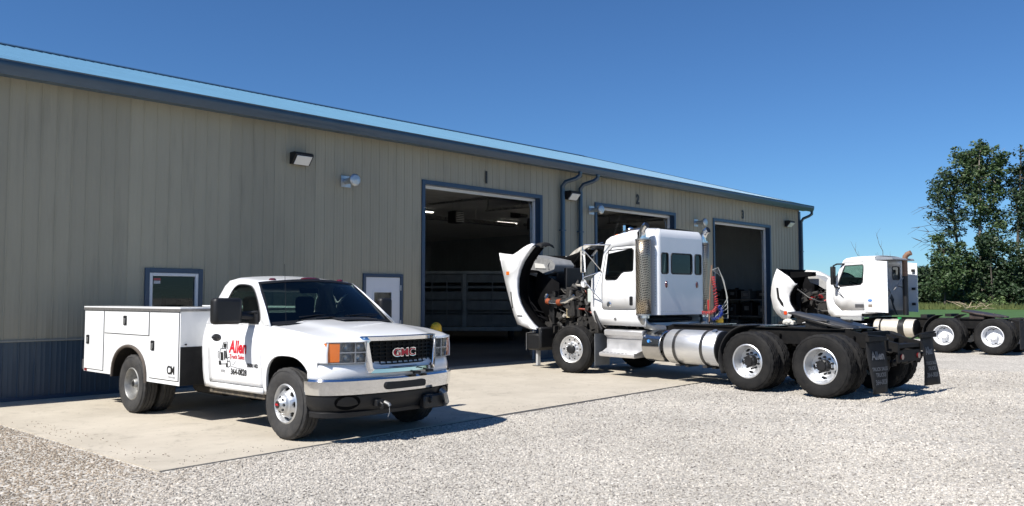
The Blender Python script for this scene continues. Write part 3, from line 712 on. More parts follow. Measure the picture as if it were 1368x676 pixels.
nt.links.new(src, mu.inputs['A']); nt.links.new(pr_.outputs[0], mu.inputs['B']); nt.links.new(mu.outputs['Result'], b.inputs['Base Color'])
m1 = MB(); k = 0
s_ = -.5
while s_ < SE - .2:
    for z in (1.05, 2.2, 3.25, 4.25, 4.95):
        if all(not (a - .1 < s_ < b_ + .1 and z0 - .1 < z < z1 + .1) for a, b_, z0, z1 in ops):
            m1.prism([(s_ + .045 + .007 * math.cos(q * 1.047), z + .007 * math.sin(q * 1.047)) for q in range(6)], -.004, .0, 'y')
    s_ += .2286
sc_ = m1.build('screws', mat('screw_head', (.16, .155, .13), .5), bld, fixn=False); tag(sc_, kind='stuff')
# shop clutter seen through bay one
for (ss, yy, w_, d_, h_, nm, lab, mm_) in ((13.6, 9.6, .7, .45, 1.05, 'tool_chest', 'dark red tool chest on the floor inside bay one', 'letter_red'), (16.8, 3.2, .6, .5, .9, 'oil_drum', '', '')):
    if nm == 'tool_chest':
        t = thing(nm, lab, 'tool chest', inplace(ss, yy), BA); m1 = MB(); m1.box(-w_, w_, -d_ / 2, d_ / 2, .12, h_); m1.build('body', mat('dark_red_steel', (.12, .012, .012), .4), t, bevel=.01)
        for q in range(5):
            m1 = MB(); m1.box(-w_ + .03, w_ - .03, -d_ / 2 - .015, -d_ / 2, .17 + q * .17, .32 + q * .17); m1.build('drawer', mat('dark_red_steel', (.12, .012, .012), .4), t, bevel=.004)
    else:
        t = thing(nm, 'blue oil drum on the floor inside bay two', 'drum', inplace(ss, yy), BA); m1 = MB(); m1.lathe([(1e-4, 0), (.29, 0), (.29, .3), (.30, .31), (.29, .32), (.29, .58), (.30, .59), (.29, .6), (.29, .88), (1e-4, .87)], (0, 0, 0), (0, 0, 1), 28); m1.build('body', mat('drum_blue', (.02, .06, .18), .4), t)
# ------------------------------------------------------------------ wheels
def disc_holes(mb, c, ax, r0, r1, h0, h1, n, hr, hw, hh, m=0, hc=None, rot=0.):
    """annular disc r0..r1 (height h0 at r0 to h1 at r1) with n oval holes (radial half hh, tangential half hw) centred at radius hr"""
    ax = Vector(ax).normalized(); c = Vector(c); t = Vector((0, 0, 1)); u = ax.cross(t).normalized(); w = ax.cross(u)
    def P(r, a, dh=0):
        h = h0 + (h1 - h0) * (r - r0) / (r1 - r0) + dh
        return c + ax * h + (u * math.cos(a) + w * math.sin(a)) * r
    for k in range(n):
        a0 = rot + 2 * math.pi * k / n; st = 2 * math.pi / n
        A = [(-.5, r0), (0, r0), (.5, r0), (.5, (r0 + r1) / 2), (.5, r1), (.25, r1), (0, r1), (-.25, r1), (-.5, r1), (-.5, (r0 + r1) / 2)]
        vs = [P(r, a0 + q * st) for q, r in A]; hole = []; hb = []
        for q, r in A:
            an = math.atan2((r - hr), q * st * hr)
            dx, dr = hw * math.cos(an), hh * math.sin(an)
            hole.append(P(hr + dr, a0 + dx / hr)); hb.append(P(hr + dr, a0 + dx / hr, -.02))
        L = len(A)
        mb.add(vs + hole + hb, [(i, (i + 1) % L, L + (i + 1) % L, L + i) for i in range(L)] + [(L + i, L + (i + 1) % L, 2 * L + (i + 1) % L, 2 * L + i) for i in range(L)], m)

def tyre_mb(mb, c, Rr, w, rr, ax, n=96, tread=.010, m=0):
    h = w / 2
    prof = [(rr - .012, -h * .72), (rr + .015, -h * .86), (rr + (Rr - rr) * .45, -h * 1.0), (rr + (Rr - rr) * .75, -h * .97), (Rr - .030, -h * .90), (Rr - .008, -h * .80),
            (Rr, -h * .74), (Rr, -h * .50), (Rr - tread, -h * .47), (Rr - tread, -h * .41), (Rr + .002, -h * .38), (Rr + .002, -h * .06), (Rr - tread, -h * .03)]
    prof = prof + [(r, -q) for r, q in reversed(prof)]
    L = len(prof)
    def mod(j, i):
        jj = min(j, L - 1 - j)
        if jj in (6, 7): return tread * .8 if i % 4 == 0 else 0
        if jj in (10, 11): return tread * .45 if (i + 2) % 4 == 0 else 0
        if jj == 5: return tread * .7 if i % 4 == 0 else 0
        return 0
    mb.lathe(prof, c, ax, n, m, mod)
    # raised sidewall rings
    for s in (-1, 1):
        mb.lathe([(rr + (Rr - rr) * .80, s * (h * .955)), (rr + (Rr - rr) * .81, s * (h * .955 + .004)), (rr + (Rr - rr) * .83, s * (h * .935 + .004)), (rr + (Rr - rr) * .84, s * (h * .93))], c, ax, 64, m)
def yv(s): return (0, s, 0)

def pickup_front_wheel(parent, x, y, s):
    Rr, rr, w = .405, .222, .235; c = (x, y, Rr)
    m = MB()   # polished stamped cover with eight windows and a domed centre
    m.lathe([(rr, -.09), (rr + .004, .095), (rr - .012, .105), (rr - .022, .09), (rr - .035, .045)], c, yv(s), 48)
    disc_holes(m, c, yv(s), .130, rr - .035, .118, .045, 8, .160, .036, .021)
    m.lathe([(.130, .118), (.122, .124), (.112, .128), (.10, .15)], c, yv(s), 40)
    disc_holes(m, c, yv(s), .060, .10, .186, .150, 8, .080, .020, .013)
    m.lathe([(.060, .186), (.057, .192), (.052, .196), (1e-4, .197)], c, yv(s), 32)
    m.lathe([(.19, -.09), (.19, .02), (1e-4, .02)], c, yv(s), 24, 1)
    o = m.build('wheel', [alloy, black_metal], parent, fixn=True, angle=30)
    m = MB(); tyre_mb(m, c, Rr, w, rr, yv(s)); m.build('tyre', rubber, o)
    m = MB(); m.lathe([(.040, .195), (.040, .203), (1e-4, .204)], c, yv(s), 24); m.build('centre_cap', mat('wheel_cap_dark', (.02, .015, .016), .3), o)
    if s < 0: text('GMC', .030, letter_red, o, (x, y + s * .206, Rr), bold=.001, name='cap_lettering')
    return o
def pickup_rear_wheel(parent, x, y, s):
    Rr, rr, w = .405, .222, .215; c = (x, y, Rr); c2 = (x, y - s * .265, Rr)
    m = MB()
    m.lathe([(rr, -.09), (rr + .004, .088), (rr - .010, .096), (rr - .018, .085), (rr - .028, .02), (rr - .05, -.05)], c, yv(s), 48)
    disc_holes(m, c, yv(s), .085, rr - .05, -.02, -.05, 8, .135, .022, .016)
    m.lathe([(.085, -.02), (.075, .0), (.062, .06), (.055, .068), (1e-4, .07)], c, yv(s), 28)
    m.lathe([(rr, -.09), (rr + .004, .09), (.1, .09), (1e-4, .05)], c2, yv(s), 32)
    o = m.build('wheel', [steel_dull], parent, angle=30)
    m = MB(); tyre_mb(m, c, Rr, w, rr, yv(s)); m.build('tyre', rubber, o)
    m = MB(); tyre_mb(m, c2, Rr, w, rr, yv(s)); m.build('tyre', rubber, o)
    m = MB(); m.lathe([(.038, .068), (.036, .074), (1e-4, .074)], c, yv(s), 20); m.build('centre_cap', black_plastic, o)
    return o
# ------------------------------------------------------------------ pickup
PK = thing('pickup_truck', 'white pickup with utility service body parked on the concrete apron', 'truck', (-1.916, 10.038, 0), R(-41.2))
def Wd(x, z):      # half width of the body side
    k = [(.45, .955), (.60, .985), (.80, 1.005), (1.0, 1.01), (1.12, .998), (1.20, .975), (1.30, .945)]
    z = max(k[0][0], min(k[-1][0], z))
    for (a, p), (b, q) in zip(k, k[1:]):
        if a <= z <= b: v = p + (q - p) * (z - a) / (b - a); break
    if x > .25: v -= .085 * ((x - .25) / .45) ** 2.2
    # subtle bulge over the wheel arch
    v += .014 * math.exp(-((x - .03) / .42) ** 2) * max(0, 1 - abs(z - .9) / .35)
    # character line on the lower door
    v -= .006 * math.exp(-((z - .80) / .05) ** 2) * (1 if x < -.5 else 0)
    return v
def zlow(x):
    if abs(x - .05) < .455: return .40 + .545 * sq(x - .05, .455, 2.9)
    return .475 if x < 0 else (.70 if x < .575 else .884)
def zhigh(x):     # shoulder/belt
    k = [(-1.9, 1.27), (-.55, 1.275), (-.35, 1.262), (.2, 1.215), (.55, 1.165), (.75, 1.125)]
    x = max(k[0][0], min(k[-1][0], x))
    for (a, p), (b, q) in zip(k, k[1:]):
        if a <= x <= b: return p + (q - p) * (x - a) / (b - a)
def side_panel(mb, xs, s, lo=None, n=14, m=0):
    rows = []
    if s < 0: xs = list(reversed(xs))
    for x in xs:
        a = (lo(x) if lo else zlow(x)); b = zhigh(x)
        rows.append([(x, s * Wd(x, a + (b - a) * j / n), a + (b - a) * j / n) for j in range(n + 1)])
    mb.grid(rows, m)
def lin(a, b, n): return [a + (b - a) * i / n for i in range(n + 1)]
arch = [.05 + .455 * math.sin(R(q)) for q in range(-90, 91, 10)]
XF = sorted(set([round(v, 4) for v in lin(-.468, -.42, 2) + arch + [.506, .54, .574, .576, .62, .66, .70]]))
body = MB()
for s in (-1, 1):
    side_panel(body, XF, s)                                             # front fender
    side_panel(body, lin(-1.84, -1.70, 3), s)                           # cab corner
    side_panel(body, lin(-1.70, -.474, 8), s, lo=lambda x: .475, n=3) if False else None
    # rocker
    body.grid([[(x, s * Wd(x, z) - s * (0 if z > .45 else .0), z) for z in (.475, .50, .545)] for x in lin(-1.70, -.468, 6)])
    body.grid([[(x, s * .955, .475), (x, s * .80, .46)] for x in lin(-1.84, -.40, 3)])
    # arch lip rolled inward
    body.grid([[(x, s * Wd(x, zlow(x)), zlow(x)), (x, s * (Wd(x, zlow(x)) - .03), zlow(x) + .006), (x, s * (Wd(x, zlow(x)) - .035), zlow(x) + .02)] for x in arch])
# hood: shoulder to shoulder, crowned, with two soft power-dome creases
def hoodz(x, t):     # t 0 centre..1 shoulder
    zs = zhigh(x); zc = zs + .065 + .015 * max(0, -x)
    if x > .45: zc = zs + .065 - .0 * (x - .45)
    dome = .028 * (1 / (1 + math.exp((t - .60) * 22)))
    fall = 1 - t ** 2.6
    drop = -.05 * max(0, (x - .70) / .18) ** 2
    return zs + (zc - zs) * fall * .6 + dome + drop
def front_x(t): return .885 - .03 * t ** 2 - .17 * max(0, (t - .5) / .5) ** 2
rows = []
for i in range(19):
    q = i / 18; row = []
    for j in range(-20, 21):
        t = abs(j) / 20; xr = -.42 - .13 * (1 - t ** 2); x = xr + (front_x(t) - xr) * q
        wmax = Wd(min(x, .70), zhigh(x)) - .0
        row.append((x, math.copysign(t, j) * wmax, hoodz(x, t) if t < 1 else zhigh(x)))
    rows.append(row)
hood = MB(); hood.grid(rows)
bo = body.build('body', white_paint, PK, solid=.012, soff=-1, fixn=False)
hb = hood.build('hood', white_paint, PK, solid=.012, soff=1, fixn=False)
# front outline swept round the nose
def nose(off, n=28, x_end=.42, wide=1.0):
    pts = [(x_end, 1.0), (.50, 1.0), (.58, .985), (.66, .945), (.735, .86), (.80, .74), (.85, .56), (.885, .36), (.905, .16), (.91, 0)]
    pts = [(x, y * wide) for x, y in pts]; pts = pts + [(x, -y) for x, y in reversed(pts[:-1])]
    out = []
    for i, p in enumerate(pts):
        a = Vector(pts[max(i - 1, 0)]); b = Vector(pts[min(i + 1, len(pts) - 1)]); t = (b - a).normalized(); nn = Vector((-t.y, t.x))
        if nn.x < 0 and abs(nn.y) < .99: nn = -nn
        if i in (0, len(pts) - 1): nn = Vector((0, math.copysign(1, p[1])))
        out.append((p[0] + nn.x * off, p[1] + nn.y * off))
    # subdivide smoothly (Chaikin)
    for _ in range(2):
        o2 = [out[0]]
        for a, b in zip(out, out[1:]): o2 += [(a[0] * .75 + b[0] * .25, a[1] * .75 + b[1] * .25), (a[0] * .25 + b[0] * .75, a[1] * .25 + b[1] * .75)]
        out = o2 + [out[-1]]
    return out
def sweep(mb, prof, m=0, flt=None, **kw):   # prof: (off, z)
    lines = [nose(o_, **kw) for o_, z in prof]
    rows = [[(p[0], p[1], z) for p in ln] for ln, (o_, z) in zip(lines, prof)]
    if flt: idx = [i for i, p in enumerate(rows[0]) if flt(p)]; rows = [[r[i] for i in idx] for r in rows]
    mb.grid(rows, m)
fa = MB()
sweep(fa, [(-.03, .70), (-.02, .72), (-.018, .80), (-.03, .855), (-.055, .885), (-.10, .89)])
for s in (-1, 1):   # sliver over the headlight joining hood and fender
    fa.grid([[(front_x(t) + dx, s * t * (Wd(.66, 1.1)), z) for dx, z in ((.002, hoodz(front_x(t), min(t, .999))), (.0, 1.118), (-.05, 1.112))] for t in lin(.56, 1.0, 8)])
fa.build('front_fascia', white_paint, PK, fixn=True, solid=.008, soff=0)
# chrome bumper with centre slot, black valance below
bu = MB(); sweep(bu, [(-.03, .716), (.012, .712), (.026, .69), (.018, .60), (.006, .545), (-.03, .53)])
bumper = bu.build('front_bumper', mat('bumper_chrome', (.72, .73, .74), .10, metal=1., bump=.04, bscale=14), PK, solid=.01, soff=0)
bu = MB(); bu.prism(rrect(-.30, .30, .575, .655, .03), .915, .940, 'x'); bu.build('bumper_slot', black_plastic, bumper)
va = MB(); sweep(va, [(-.03, .53), (-.005, .525), (-.01, .44), (-.06, .36), (-.10, .33), (-.16, .33)])
sweep(va, [(-.06, .36), (-.045, .345), (-.05, .30), (-.09, .29)], flt=lambda p: abs(p[1]) > .45)
val = va.build('lower_valance', black_plastic, PK, solid=.01, soff=0)
LN = nose(-.008)
def nosex(y):
    y = abs(y); best = None
    for a, b in zip(LN, LN[1:]):
        if min(a[1], b[1]) <= y <= max(a[1], b[1]) and a[1] != b[1]: return a[0] + (b[0] - a[0]) * (y - a[1]) / (b[1] - a[1])
    return LN[0][0]
for s in (-1, 1):
    va = MB(); va.holed([(s * .72 + .135 * math.cos(q * .2618), .462 + .085 * math.sin(q * .2618)) for q in range(24)], [], lambda a, b: (nosex(a) + .012 - (.04 * max(0, .44 - b) / .08), a, b))
    va.build('fog_recess_shade', mat('recess_shade_black', (.003, .003, .003), .9, spec=.1), val, fixn=False)  # flat black oval on the valance; shade of a hole put into its colour
va = MB()
for s in (-1, 1):
    va.tube([(.80, s * .37, .44), (.93, s * .37, .44), (.965, s * .37, .425), (.965, s * .37, .385), (.93, s * .37, .375)], .016, 8)
    va.box(.82, .93, s * .37 - .05, s * .37 + .05, .40, .47)
va.build('tow_hook', black_metal, PK, bevel=.004)
va = MB(); va.tube([(.93, -.31, .44), (.99, -.30, .42), (1.0, -.295, .40)], .02, 8); va.tube([(.99, -.295, .40), (1.0, -.30, .33), (.985, -.31, .28)], .004, 5)
va.tube([(.93, .55, .50), (.99, .56, .47), (.985, .60, .36), (.93, .62, .33)], .03, 8)
va.build('trailer_plug', steel_dull, PK)
va = MB(); va.box(.84, .94, .28, .62, .30, .46); va.build('plow_bracket', black_metal, PK, bevel=.02)
# licence plate filler / black straps over the bumper top
va = MB(); va.tube([(.905, .02, .80), (.95, .05, .765), (.965, .13, .745), (.955, .18, .74)], .012, 6); va.box(.93, .975, .10, .19, .725, .755)
va.tube([(.905, .22, .80), (.94, .27, .775), (.955, .33, .755)], .011, 6); va.box(.92, .965, .31, .40, .735, .765); va.tube([(.94, .10, .79), (.95, .16, .80), (.94, .24, .785)], .008, 6)
va.build('black_strap', black_plastic, PK, bevel=.003)
# grille: chrome trapezoid frame, black egg-crate behind
def gf(x0): return lambda a, b: (x0 - .10 * abs(a / .55) ** 2.4 - .02 * (b - .78), a, b)
def trap(wt, wb, zt, zb, r): 
    pts = []
    for (cx, cz, a0) in ((wt - r, zt - r, 0), (-wt + r, zt - r, 90), (-wb + r, zb + r, 180), (wb - r, zb + r, 270)):
        for i in range(6): a = R(a0 + 90 * i / 5); pts.append((cx + r * math.cos(a), cz + r * math.sin(a)))
    out = []
    for i in range(len(pts)):
        a, b = pts[i], pts[(i + 1) % len(pts)]; L = math.dist(a, b); k = max(1, int(L / .06))
        out += [(a[0] + (b[0] - a[0]) * j / k, a[1] + (b[1] - a[1]) * j / k) for j in range(k)]
    return out
g = MB(); A = trap(.545, .50, 1.165, .765, .035); 
def rg(pa, k1, k2): return [(a * k1, .965 + (b - .965) * k2) for a, b in pa]
lay = [(rg(A, 1.02, 1.04), .87), (rg(A, 1.015, 1.03), .945), (rg(A, 1.0, 1.0), .957), (rg(A, .905, .79), .955), (rg(A, .89, .76), .94), (rg(A, .885, .75), .86)]
rows = []
for pl, x0 in lay:
    f_ = gf(x0); r_ = [f_(a, b) for a, b in pl]; rows.append(r_ + [r_[0]])
g.grid(rows)
gr = g.build('grille_frame', chrome, PK, angle=50)
g = MB(); f_ = gf(.865)
g.grid([[f_(y, z) for z in lin(.80, 1.13, 4)] for y in lin(-.49, .49, 16)])
g.build('grille_back', rubber_dark, gr)
g = MB()
for i in range(8):
    z = .815 + i * .042
    g.grid([[(gf(.892)(y, z)[0] + dx, y, z + dz) for dx, dz in ((-.02, -.006), (0, -.008), (0, .008), (-.02, .006))] for y in lin(-.488, .488, 20)])
for i in range(13):
    y = -.48 + i * .08; q = gf(.886)(y, .9)[0]; g.box(q - .015, q, y - .006, y + .006, .80, 1.13)
g.build('grille_mesh', mat('gloss_black', (.003, .003, .003), .5, spec=.2), gr)
cur = lambda p: Vector((p.x - .10 * abs(p.y / .55) ** 2.4, p.y, p.z))
text('GMC', .125, chrome, gr, (.898, 0, .975), X=(0, 1, 0), Y=(0, 0, 1), bold=.008, extrude=.004, xs=1.25, fn=cur, name='emblem_outline')
text('GMC', .117, letter_red, gr, (.906, 0, .975), X=(0, 1, 0), Y=(0, 0, 1), bold=.001, extrude=.003, xs=1.28, fn=cur, name='emblem')
# headlights
for s in (-1, 1):
    hx = lambda t, z: (front_x(t) - .012 - .03 * (1.0 - z))
    h = MB(); ts = lin(.565, 1.0, 10)
    h.grid([[(hx(t, z), s * t * .925, z) for z in lin(.885, 1.118, 5)] for t in ts])
    hl = h.build('headlight', clear_lens, PK)
    h = MB(); h.grid([[(hx(t, z) - .07, s * t * .92, z) for z in lin(.885, 1.118, 3)] for t in ts]); h.build('headlight_back', mat('lamp_housing', (.60, .61, .63), .35, metal=.3), hl)
    h = MB()
    for z in (.945, 1.06):
        for t in (.63, .78):
            h.lathe([(.052, .05), (.045, .02), (.02, -.005), (1e-4, -.008)], (hx(t, z) - .055, s * t * .925, z), (1, s * .25, 0), 20)
    h.build('reflector', mat('lamp_reflector', (.55,.56,.58), .3, metal=.7), hl)
    h = MB()
    for z0, z1 in ((.883, .893), (.995, 1.008), (1.110, 1.120)): h.grid([[(hx(t, z) + dx, s * t * .925, z) for dx, z in ((-.03, z0), (.004, z0), (.004, z1), (-.03, z1))] for t in ts])
    for t in (.565, .70): h.box(hx(t, 1) - .03, hx(t, 1) + .003, s * t * .925 - .008, s * t * .925 + .008, .885, 1.118)
    h.build('headlight_bezel', mat('lamp_bezel', (.35,.36,.38), .35, metal=.5), hl)
    h = MB(); h.grid([[(hx(t, z) + .004, s * (t * .925 + .004), z) for z in lin(.90, 1.105, 5)] for t in lin(.87, 1.0, 4)])
    h.grid([[(hx(1., z) - dx, s * (.929 + dx * .25), z) for z in lin(.90, 1.105, 4)] for dx in lin(-.004, .07, 3)])
    h.build('turn_signal', amber, hl)
# wheel wells and undercarriage
u = MB()
for s in (-1, 1):
    u.grid([[(x, s * y, zlow(x) + (.012 if y > .9 else .03)) for y in (.965, .80, .55)] for x in arch])
    u.grid([[(x, s * .60, z) for z in (.35, .7, 1.0)] for x in (-.5, .6)])
u.box(-1.8, .55, -.58, .58, .60, .66); u.box(-5.0, .8, -.46, -.38, .50, .66); u.box(-5.0, .8, .38, .46, .50, .66)
u.cyl((0, -.9, .405), (0, .9, .405), .05, n=12); u.cyl((-3.48, -1., .405), (-3.48, 1., .405), .06, n=12); u.lathe([(1e-4, -.18), (.12, -.14), (.16, 0), (.12, .14), (1e-4, .18)], (-3.48, 0, .405), (0, 1, 0), 16)
u.cyl((-3.3, 0, .42), (-.6, 0, .55), .05, n=10); u.box(-.3, .5, -.3, .3, .34, .62); u.cyl((-2.6, -.62, .42), (-1.9, -.62, .42), .11, n=14); u.box(-1.6, -.6, .5, .8, .38, .6)
u.build('chassis', frame_black, PK)
u = MB(); u.box(-1.78, -.50, -.93, -.84, .40, .475); u.box(-1.78, -.50, .84, .93, .40, .475); u.build('dirty_rocker', mat('dusty_rocker', (.16, .13, .09), .9, col2=(.03, .03, .03), vscale=10), PK, bevel=.01)
# doors
for s in (-1, 1):
    d_ = MB(); 
    rows = []
    for x in (lin(-1.694, -.476, 14) if s > 0 else lin(-.476, -1.694, 14)):
        a = .552; b_ = zhigh(x); rows.append([(x, s * Wd(x, a + (b_ - a) * j / 14), a + (b_ - a) * j / 14) for j in range(15)])
    d_.grid(rows)
    dr = d_.build('door', white_paint, PK, solid=.015, soff=-1, fixn=False)
    h = MB(); h.lathe([(1e-4, -.01), (.055, -.008), (.06, .004), (.05, .012), (1e-4, .014)], (0, 0, 0), (0, s, 0), 24)
    h.v = [(x * 1.9 - 1.50, y + s * 1.0, z * .8 + 1.105) for x, y, z in h.v]
    h.box(-1.60, -1.40, s * 1.005 - .012, s * 1.005 + .012 * 1, 1.095, 1.118)
    h.build('handle', mat('handle_dark_chrome', (.10, .10, .105), .22, metal=.8), dr, bevel=.003)
    surf = lambda p, s=s: Vector((p.x, s * (Wd(p.x, p.z) + .004), p.z))
    if s < 0:
        text('Allen', .205, letter_red, dr, (-.98, -1, 1.0), bold=.007, xs=.92, fn=surf, extrude=0, name='door_lettering', shear=.1)
        text('Truck Sales', .072, letter_red, dr, (-1.0, -1, .885), bold=.0015, xs=1.0, fn=surf, extrude=0, name='door_lettering')
        text('364-0828', .100, letter_black, dr, (-.98, -1, .70), bold=.003, xs=.95, fn=surf, extrude=0, name='door_lettering', shear=.15)
        text('(800)', .045, letter_grey, dr, (-1.34, -1, .70), bold=.001, fn=surf, extrude=0, name='door_lettering')
        # line drawing of a truck tractor, nose left
        lo = MB(); Y = -1.0
        def seg(pts, r=.005):
            P = []
            for a, b in zip(pts, pts[1:]):
                for k in range(4): P.append((a[0] + (b[0] - a[0]) * k / 4, a[1] + (b[1] - a[1]) * k / 4))
            P.append(pts[-1]); lo.tube([(x, -(Wd(x, z) + .001), z) for x, z in P], r, 4)
        def blob(x0, x1, z0, z1):
            lo.add([(x, -(Wd(x, z) + .0045), z) for x, z in ((x0, z0), (x1, z0), (x1, z1), (x0, z1))], [(0, 1, 2, 3)])
        cx, cz = -1.30, .88
        seg([(cx - .10, cz - .09), (cx - .11, cz + .02), (cx - .08, cz + .09), (cx + .05, cz + .10), (cx + .07, cz + .02), (cx + .07, cz - .09), (cx - .10, cz - .10)])
        seg([(cx - .04, cz + .10), (cx - .02, cz + .17), (cx + .07, cz + .18), (cx + .09, cz + .09)]); blob(cx - .01, cx + .06, cz + .11, cz + .16)
        blob(cx - .08, cx - .02, cz - .05, cz + .05); blob(cx + .0, cx + .025, cz - .04, cz + .07); blob(cx + .035, cx + .06, cz - .02, cz + .07)
        blob(cx - .13, cx - .08, cz - .11, cz - .06); blob(cx + .04, cx + .08, cz - .13, cz - .08)
        seg([(cx + .07, cz - .06), (cx + .13, cz - .05), (cx + .14, cz - .11), (cx + .09, cz - .13)]); seg([(cx + .08, cz - .02), (cx + .12, cz), (cx + .15, cz - .03)])
        seg([(cx + .17, cz - .09), (cx + .20, cz - .10), (cx + .26, cz - .05)], .003); seg([(cx + .15, cz - .115), (cx + .30, cz - .13), (cx + .45, cz - .135)], .003)
        seg([(cx - .12, cz + .06), (cx - .14, cz + .05), (cx - .14, cz - .03)])
        lo.build('door_drawing', letter_black, dr, fixn=False)
surf = lambda p: Vector((p.x, -(Wd(p.x, p.z) + .004), p.z))
text('3500 HD', .060, mat('badge_dark', (.06, .06, .065), .3, metal=.6), bo, (-.66, -1, .795), bold=.003, xs=1.1, fn=surf, extrude=0, name='badge')
# greenhouse
def GY(z): return .947 - .40 * (z - 1.28)
gh = MB()
def rd(pts, it=2, closed=True):
    for _ in range(it):
        o = []
        for i in range(len(pts)):
            a, b = pts[i], pts[(i + 1) % len(pts)]
            o += [(a[0] * .8 + b[0] * .2, a[1] * .8 + b[1] * .2), (a[0] * .2 + b[0] * .8, a[1] * .2 + b[1] * .8)]
        pts = o
    return pts
outer = [(-1.84, 1.268), (-.50, 1.275), (-.40, 1.268), (-.37, 1.272), (-.62, 1.49), (-.86, 1.68), (-1.00, 1.775), (-1.06, 1.80), (-1.55, 1.835), (-1.66, 1.82), (-1.735, 1.75), (-1.80, 1.55)]
wn = rd([(-1.56, 1.30), (-.62, 1.295), (-.635, 1.36), (-.82, 1.55), (-.98, 1.68), (-1.10, 1.745), (-1.26, 1.765), (-1.42, 1.765), (-1.50, 1.72), (-1.545, 1.56)], 2)
for s in (-1, 1): gh.holed(outer, [wn], lambda a, b, s=s: (a, s * GY(b), b))
cabm = gh
# roof
rows = []
RZ = lambda x, t: (1.80 + .045 * (x + 1.06) / -.49 if x > -1.55 else 1.845 - .03 * ((x + 1.55) / -.11) ** 2) + .045 * (1 - t ** 2) - .025 * max(0, (t - .85) / .15) ** 2
for q in lin(0, 1, 12):
    row = []
    for j in range(-14, 15):
        t = j / 14; a = abs(t); xf = -1.03 + .13 * (1 - a ** 2) - .03 * a ** 6; xr = -1.66 - .06 * (1 - a ** 2)
        x = xf + (xr - xf) * q; zz = RZ(x, a)
        row.append((x, t * (GY(1.80) + .0), zz))
    rows.append(row)
cabm.grid(rows)
# rear wall with window
for s in (1,): pass
rwf = lambda a, b: (-1.84 + .20 * max(0, (b - 1.28)) / .55 * .9 - .03 * (1 - (a / .9) ** 2), a, b)
cabm.holed([(-.955, .48), (.955, .48), (.955, 1.28), (.73, 1.82), (.40, 1.86), (-.40, 1.86), (-.73, 1.82), (-.955, 1.28)], [rrect(-.66, .66, 1.36, 1.68, .05)], rwf)
cabm.build('cab', white_paint, PK, solid=.014, soff=0, fixn=False, angle=40)
# pillars are part of the cab; glass sheets
gm = MB(); rows = []
for q in lin(0, 1, 8):
    row = []
    for j in range(-14, 15):
        t = j / 14; a = abs(t)
        xb = -.385 + .10 * (1 - a ** 2) * -1.3 + .14 * (1 - a ** 2) * 1.2; xb = -.40 + .02 * (1 - a ** 2)
        zb = 1.275 + .03 * (1 - a ** 2); xt = -1.03 + .13 * (1 - a ** 2); zt = 1.795 + .045 * (1 - a ** 2)
        xb = -.44 + .10 * (1 - a ** 2)
        x = xb + (xt - xb) * q; z = zb + (zt - zb) * q + .02 * math.sin(math.pi * q); row.append((x, t * (GY(z) - .015), z))
    rows.append(row)
ws_rows = rows
gm.grid(rows); gm.build('windshield', glass_auto, PK)
fm = MB()   # black ceramic band and pillar caps around the windscreen
n_ = len(rows[0])
def lift(p, d=.004): return (p[0] + d, p[1], p[2] + d)
fm.grid([[lift(rows[0][j]) for j in range(n_)], [lift(tuple(a + (b - a) * .45 for a, b in zip(rows[0][j], rows[1][j]))) for j in range(n_)]])
fm.grid([[lift(tuple(a + (b - a) * .5 for a, b in zip(rows[-1][j], rows[-2][j]))) for j in range(n_)], [lift(rows[-1][j]) for j in range(n_)]])
for k0, k1 in ((0, 1), (n_ - 1, n_ - 2)): fm.grid([[lift(r[k0]), lift(tuple(a + (b - a) * .5 for a, b in zip(r[k0], r[k1])))] for r in rows])
fm.build('windshield_band', black_plastic, PK)
am = MB()
for s in (-1, 1):
    k = 0 if s < 0 else n_ - 1
    am.grid([[(r[k][0] + .006, r[k][1] + s * .0, r[k][2] + .006), (r[k][0] - .01, r[k][1] + s * .028, r[k][2] + .003), (r[k][0] - .05, s * (GY(r[k][2]) + .006), r[k][2] - .005), (r[k][0] - .09, s * (GY(r[k][2]) + .001), r[k][2] - .02)] for r in rows])
am.build('pillar', white_paint, PK)
for s in (-1, 1):
    gm = MB(); gm.holed(rd(wn, 0), [], lambda a, b, s=s: (a, s * (GY(b) - .012), b)); gm.build('side_window', glass_auto, PK)
    gm = MB(); P = [(a, s * (GY(b) + .004), b) for a, b in wn]; gm.tube(P + [P[0]], .010, 6, caps=False); gm.build('window_seal', black_plastic, PK)
gm = MB(); gm.holed(rrect(-.66, .66, 1.36, 1.68, .05), [], lambda a, b: (rwf(a, b)[0] + .012, a, b)); gm.build('rear_window', glass_auto, PK)
# cowl and wipers
cw = MB(); cw.grid([[(-.42 + .10 * (1 - t * t) + dx, t * .90, 1.285 + .035 * (1 - t * t) + dz) for dx, dz in ((-.03, .0), (.03, -.002), (.09, -.004))] for t in lin(-.98, .98, 20)]); cw.build('cowl', black_plastic, PK)
cw = MB()
for y0 in (-.55, .12):
    cw.tube([(-.33, y0, 1.335), (-.36, y0 + .25, 1.36), (-.39, y0 + .52, 1.365)], .009, 6); cw.tube([(-.41, y0 + .02, 1.37), (-.42, y0 + .30, 1.39), (-.44, y0 + .60, 1.385)], .007, 6)
cw.build('wiper', black_plastic, PK)
cw = MB(); cw.grid([[(x, y, hoodz(x, abs(y) / .95) + .022) for x in lin(-.36, -.10, 5)] for y in lin(-.10, .58, 9)]); cw.build('hood_vent', black_plastic, PK, solid=.006)
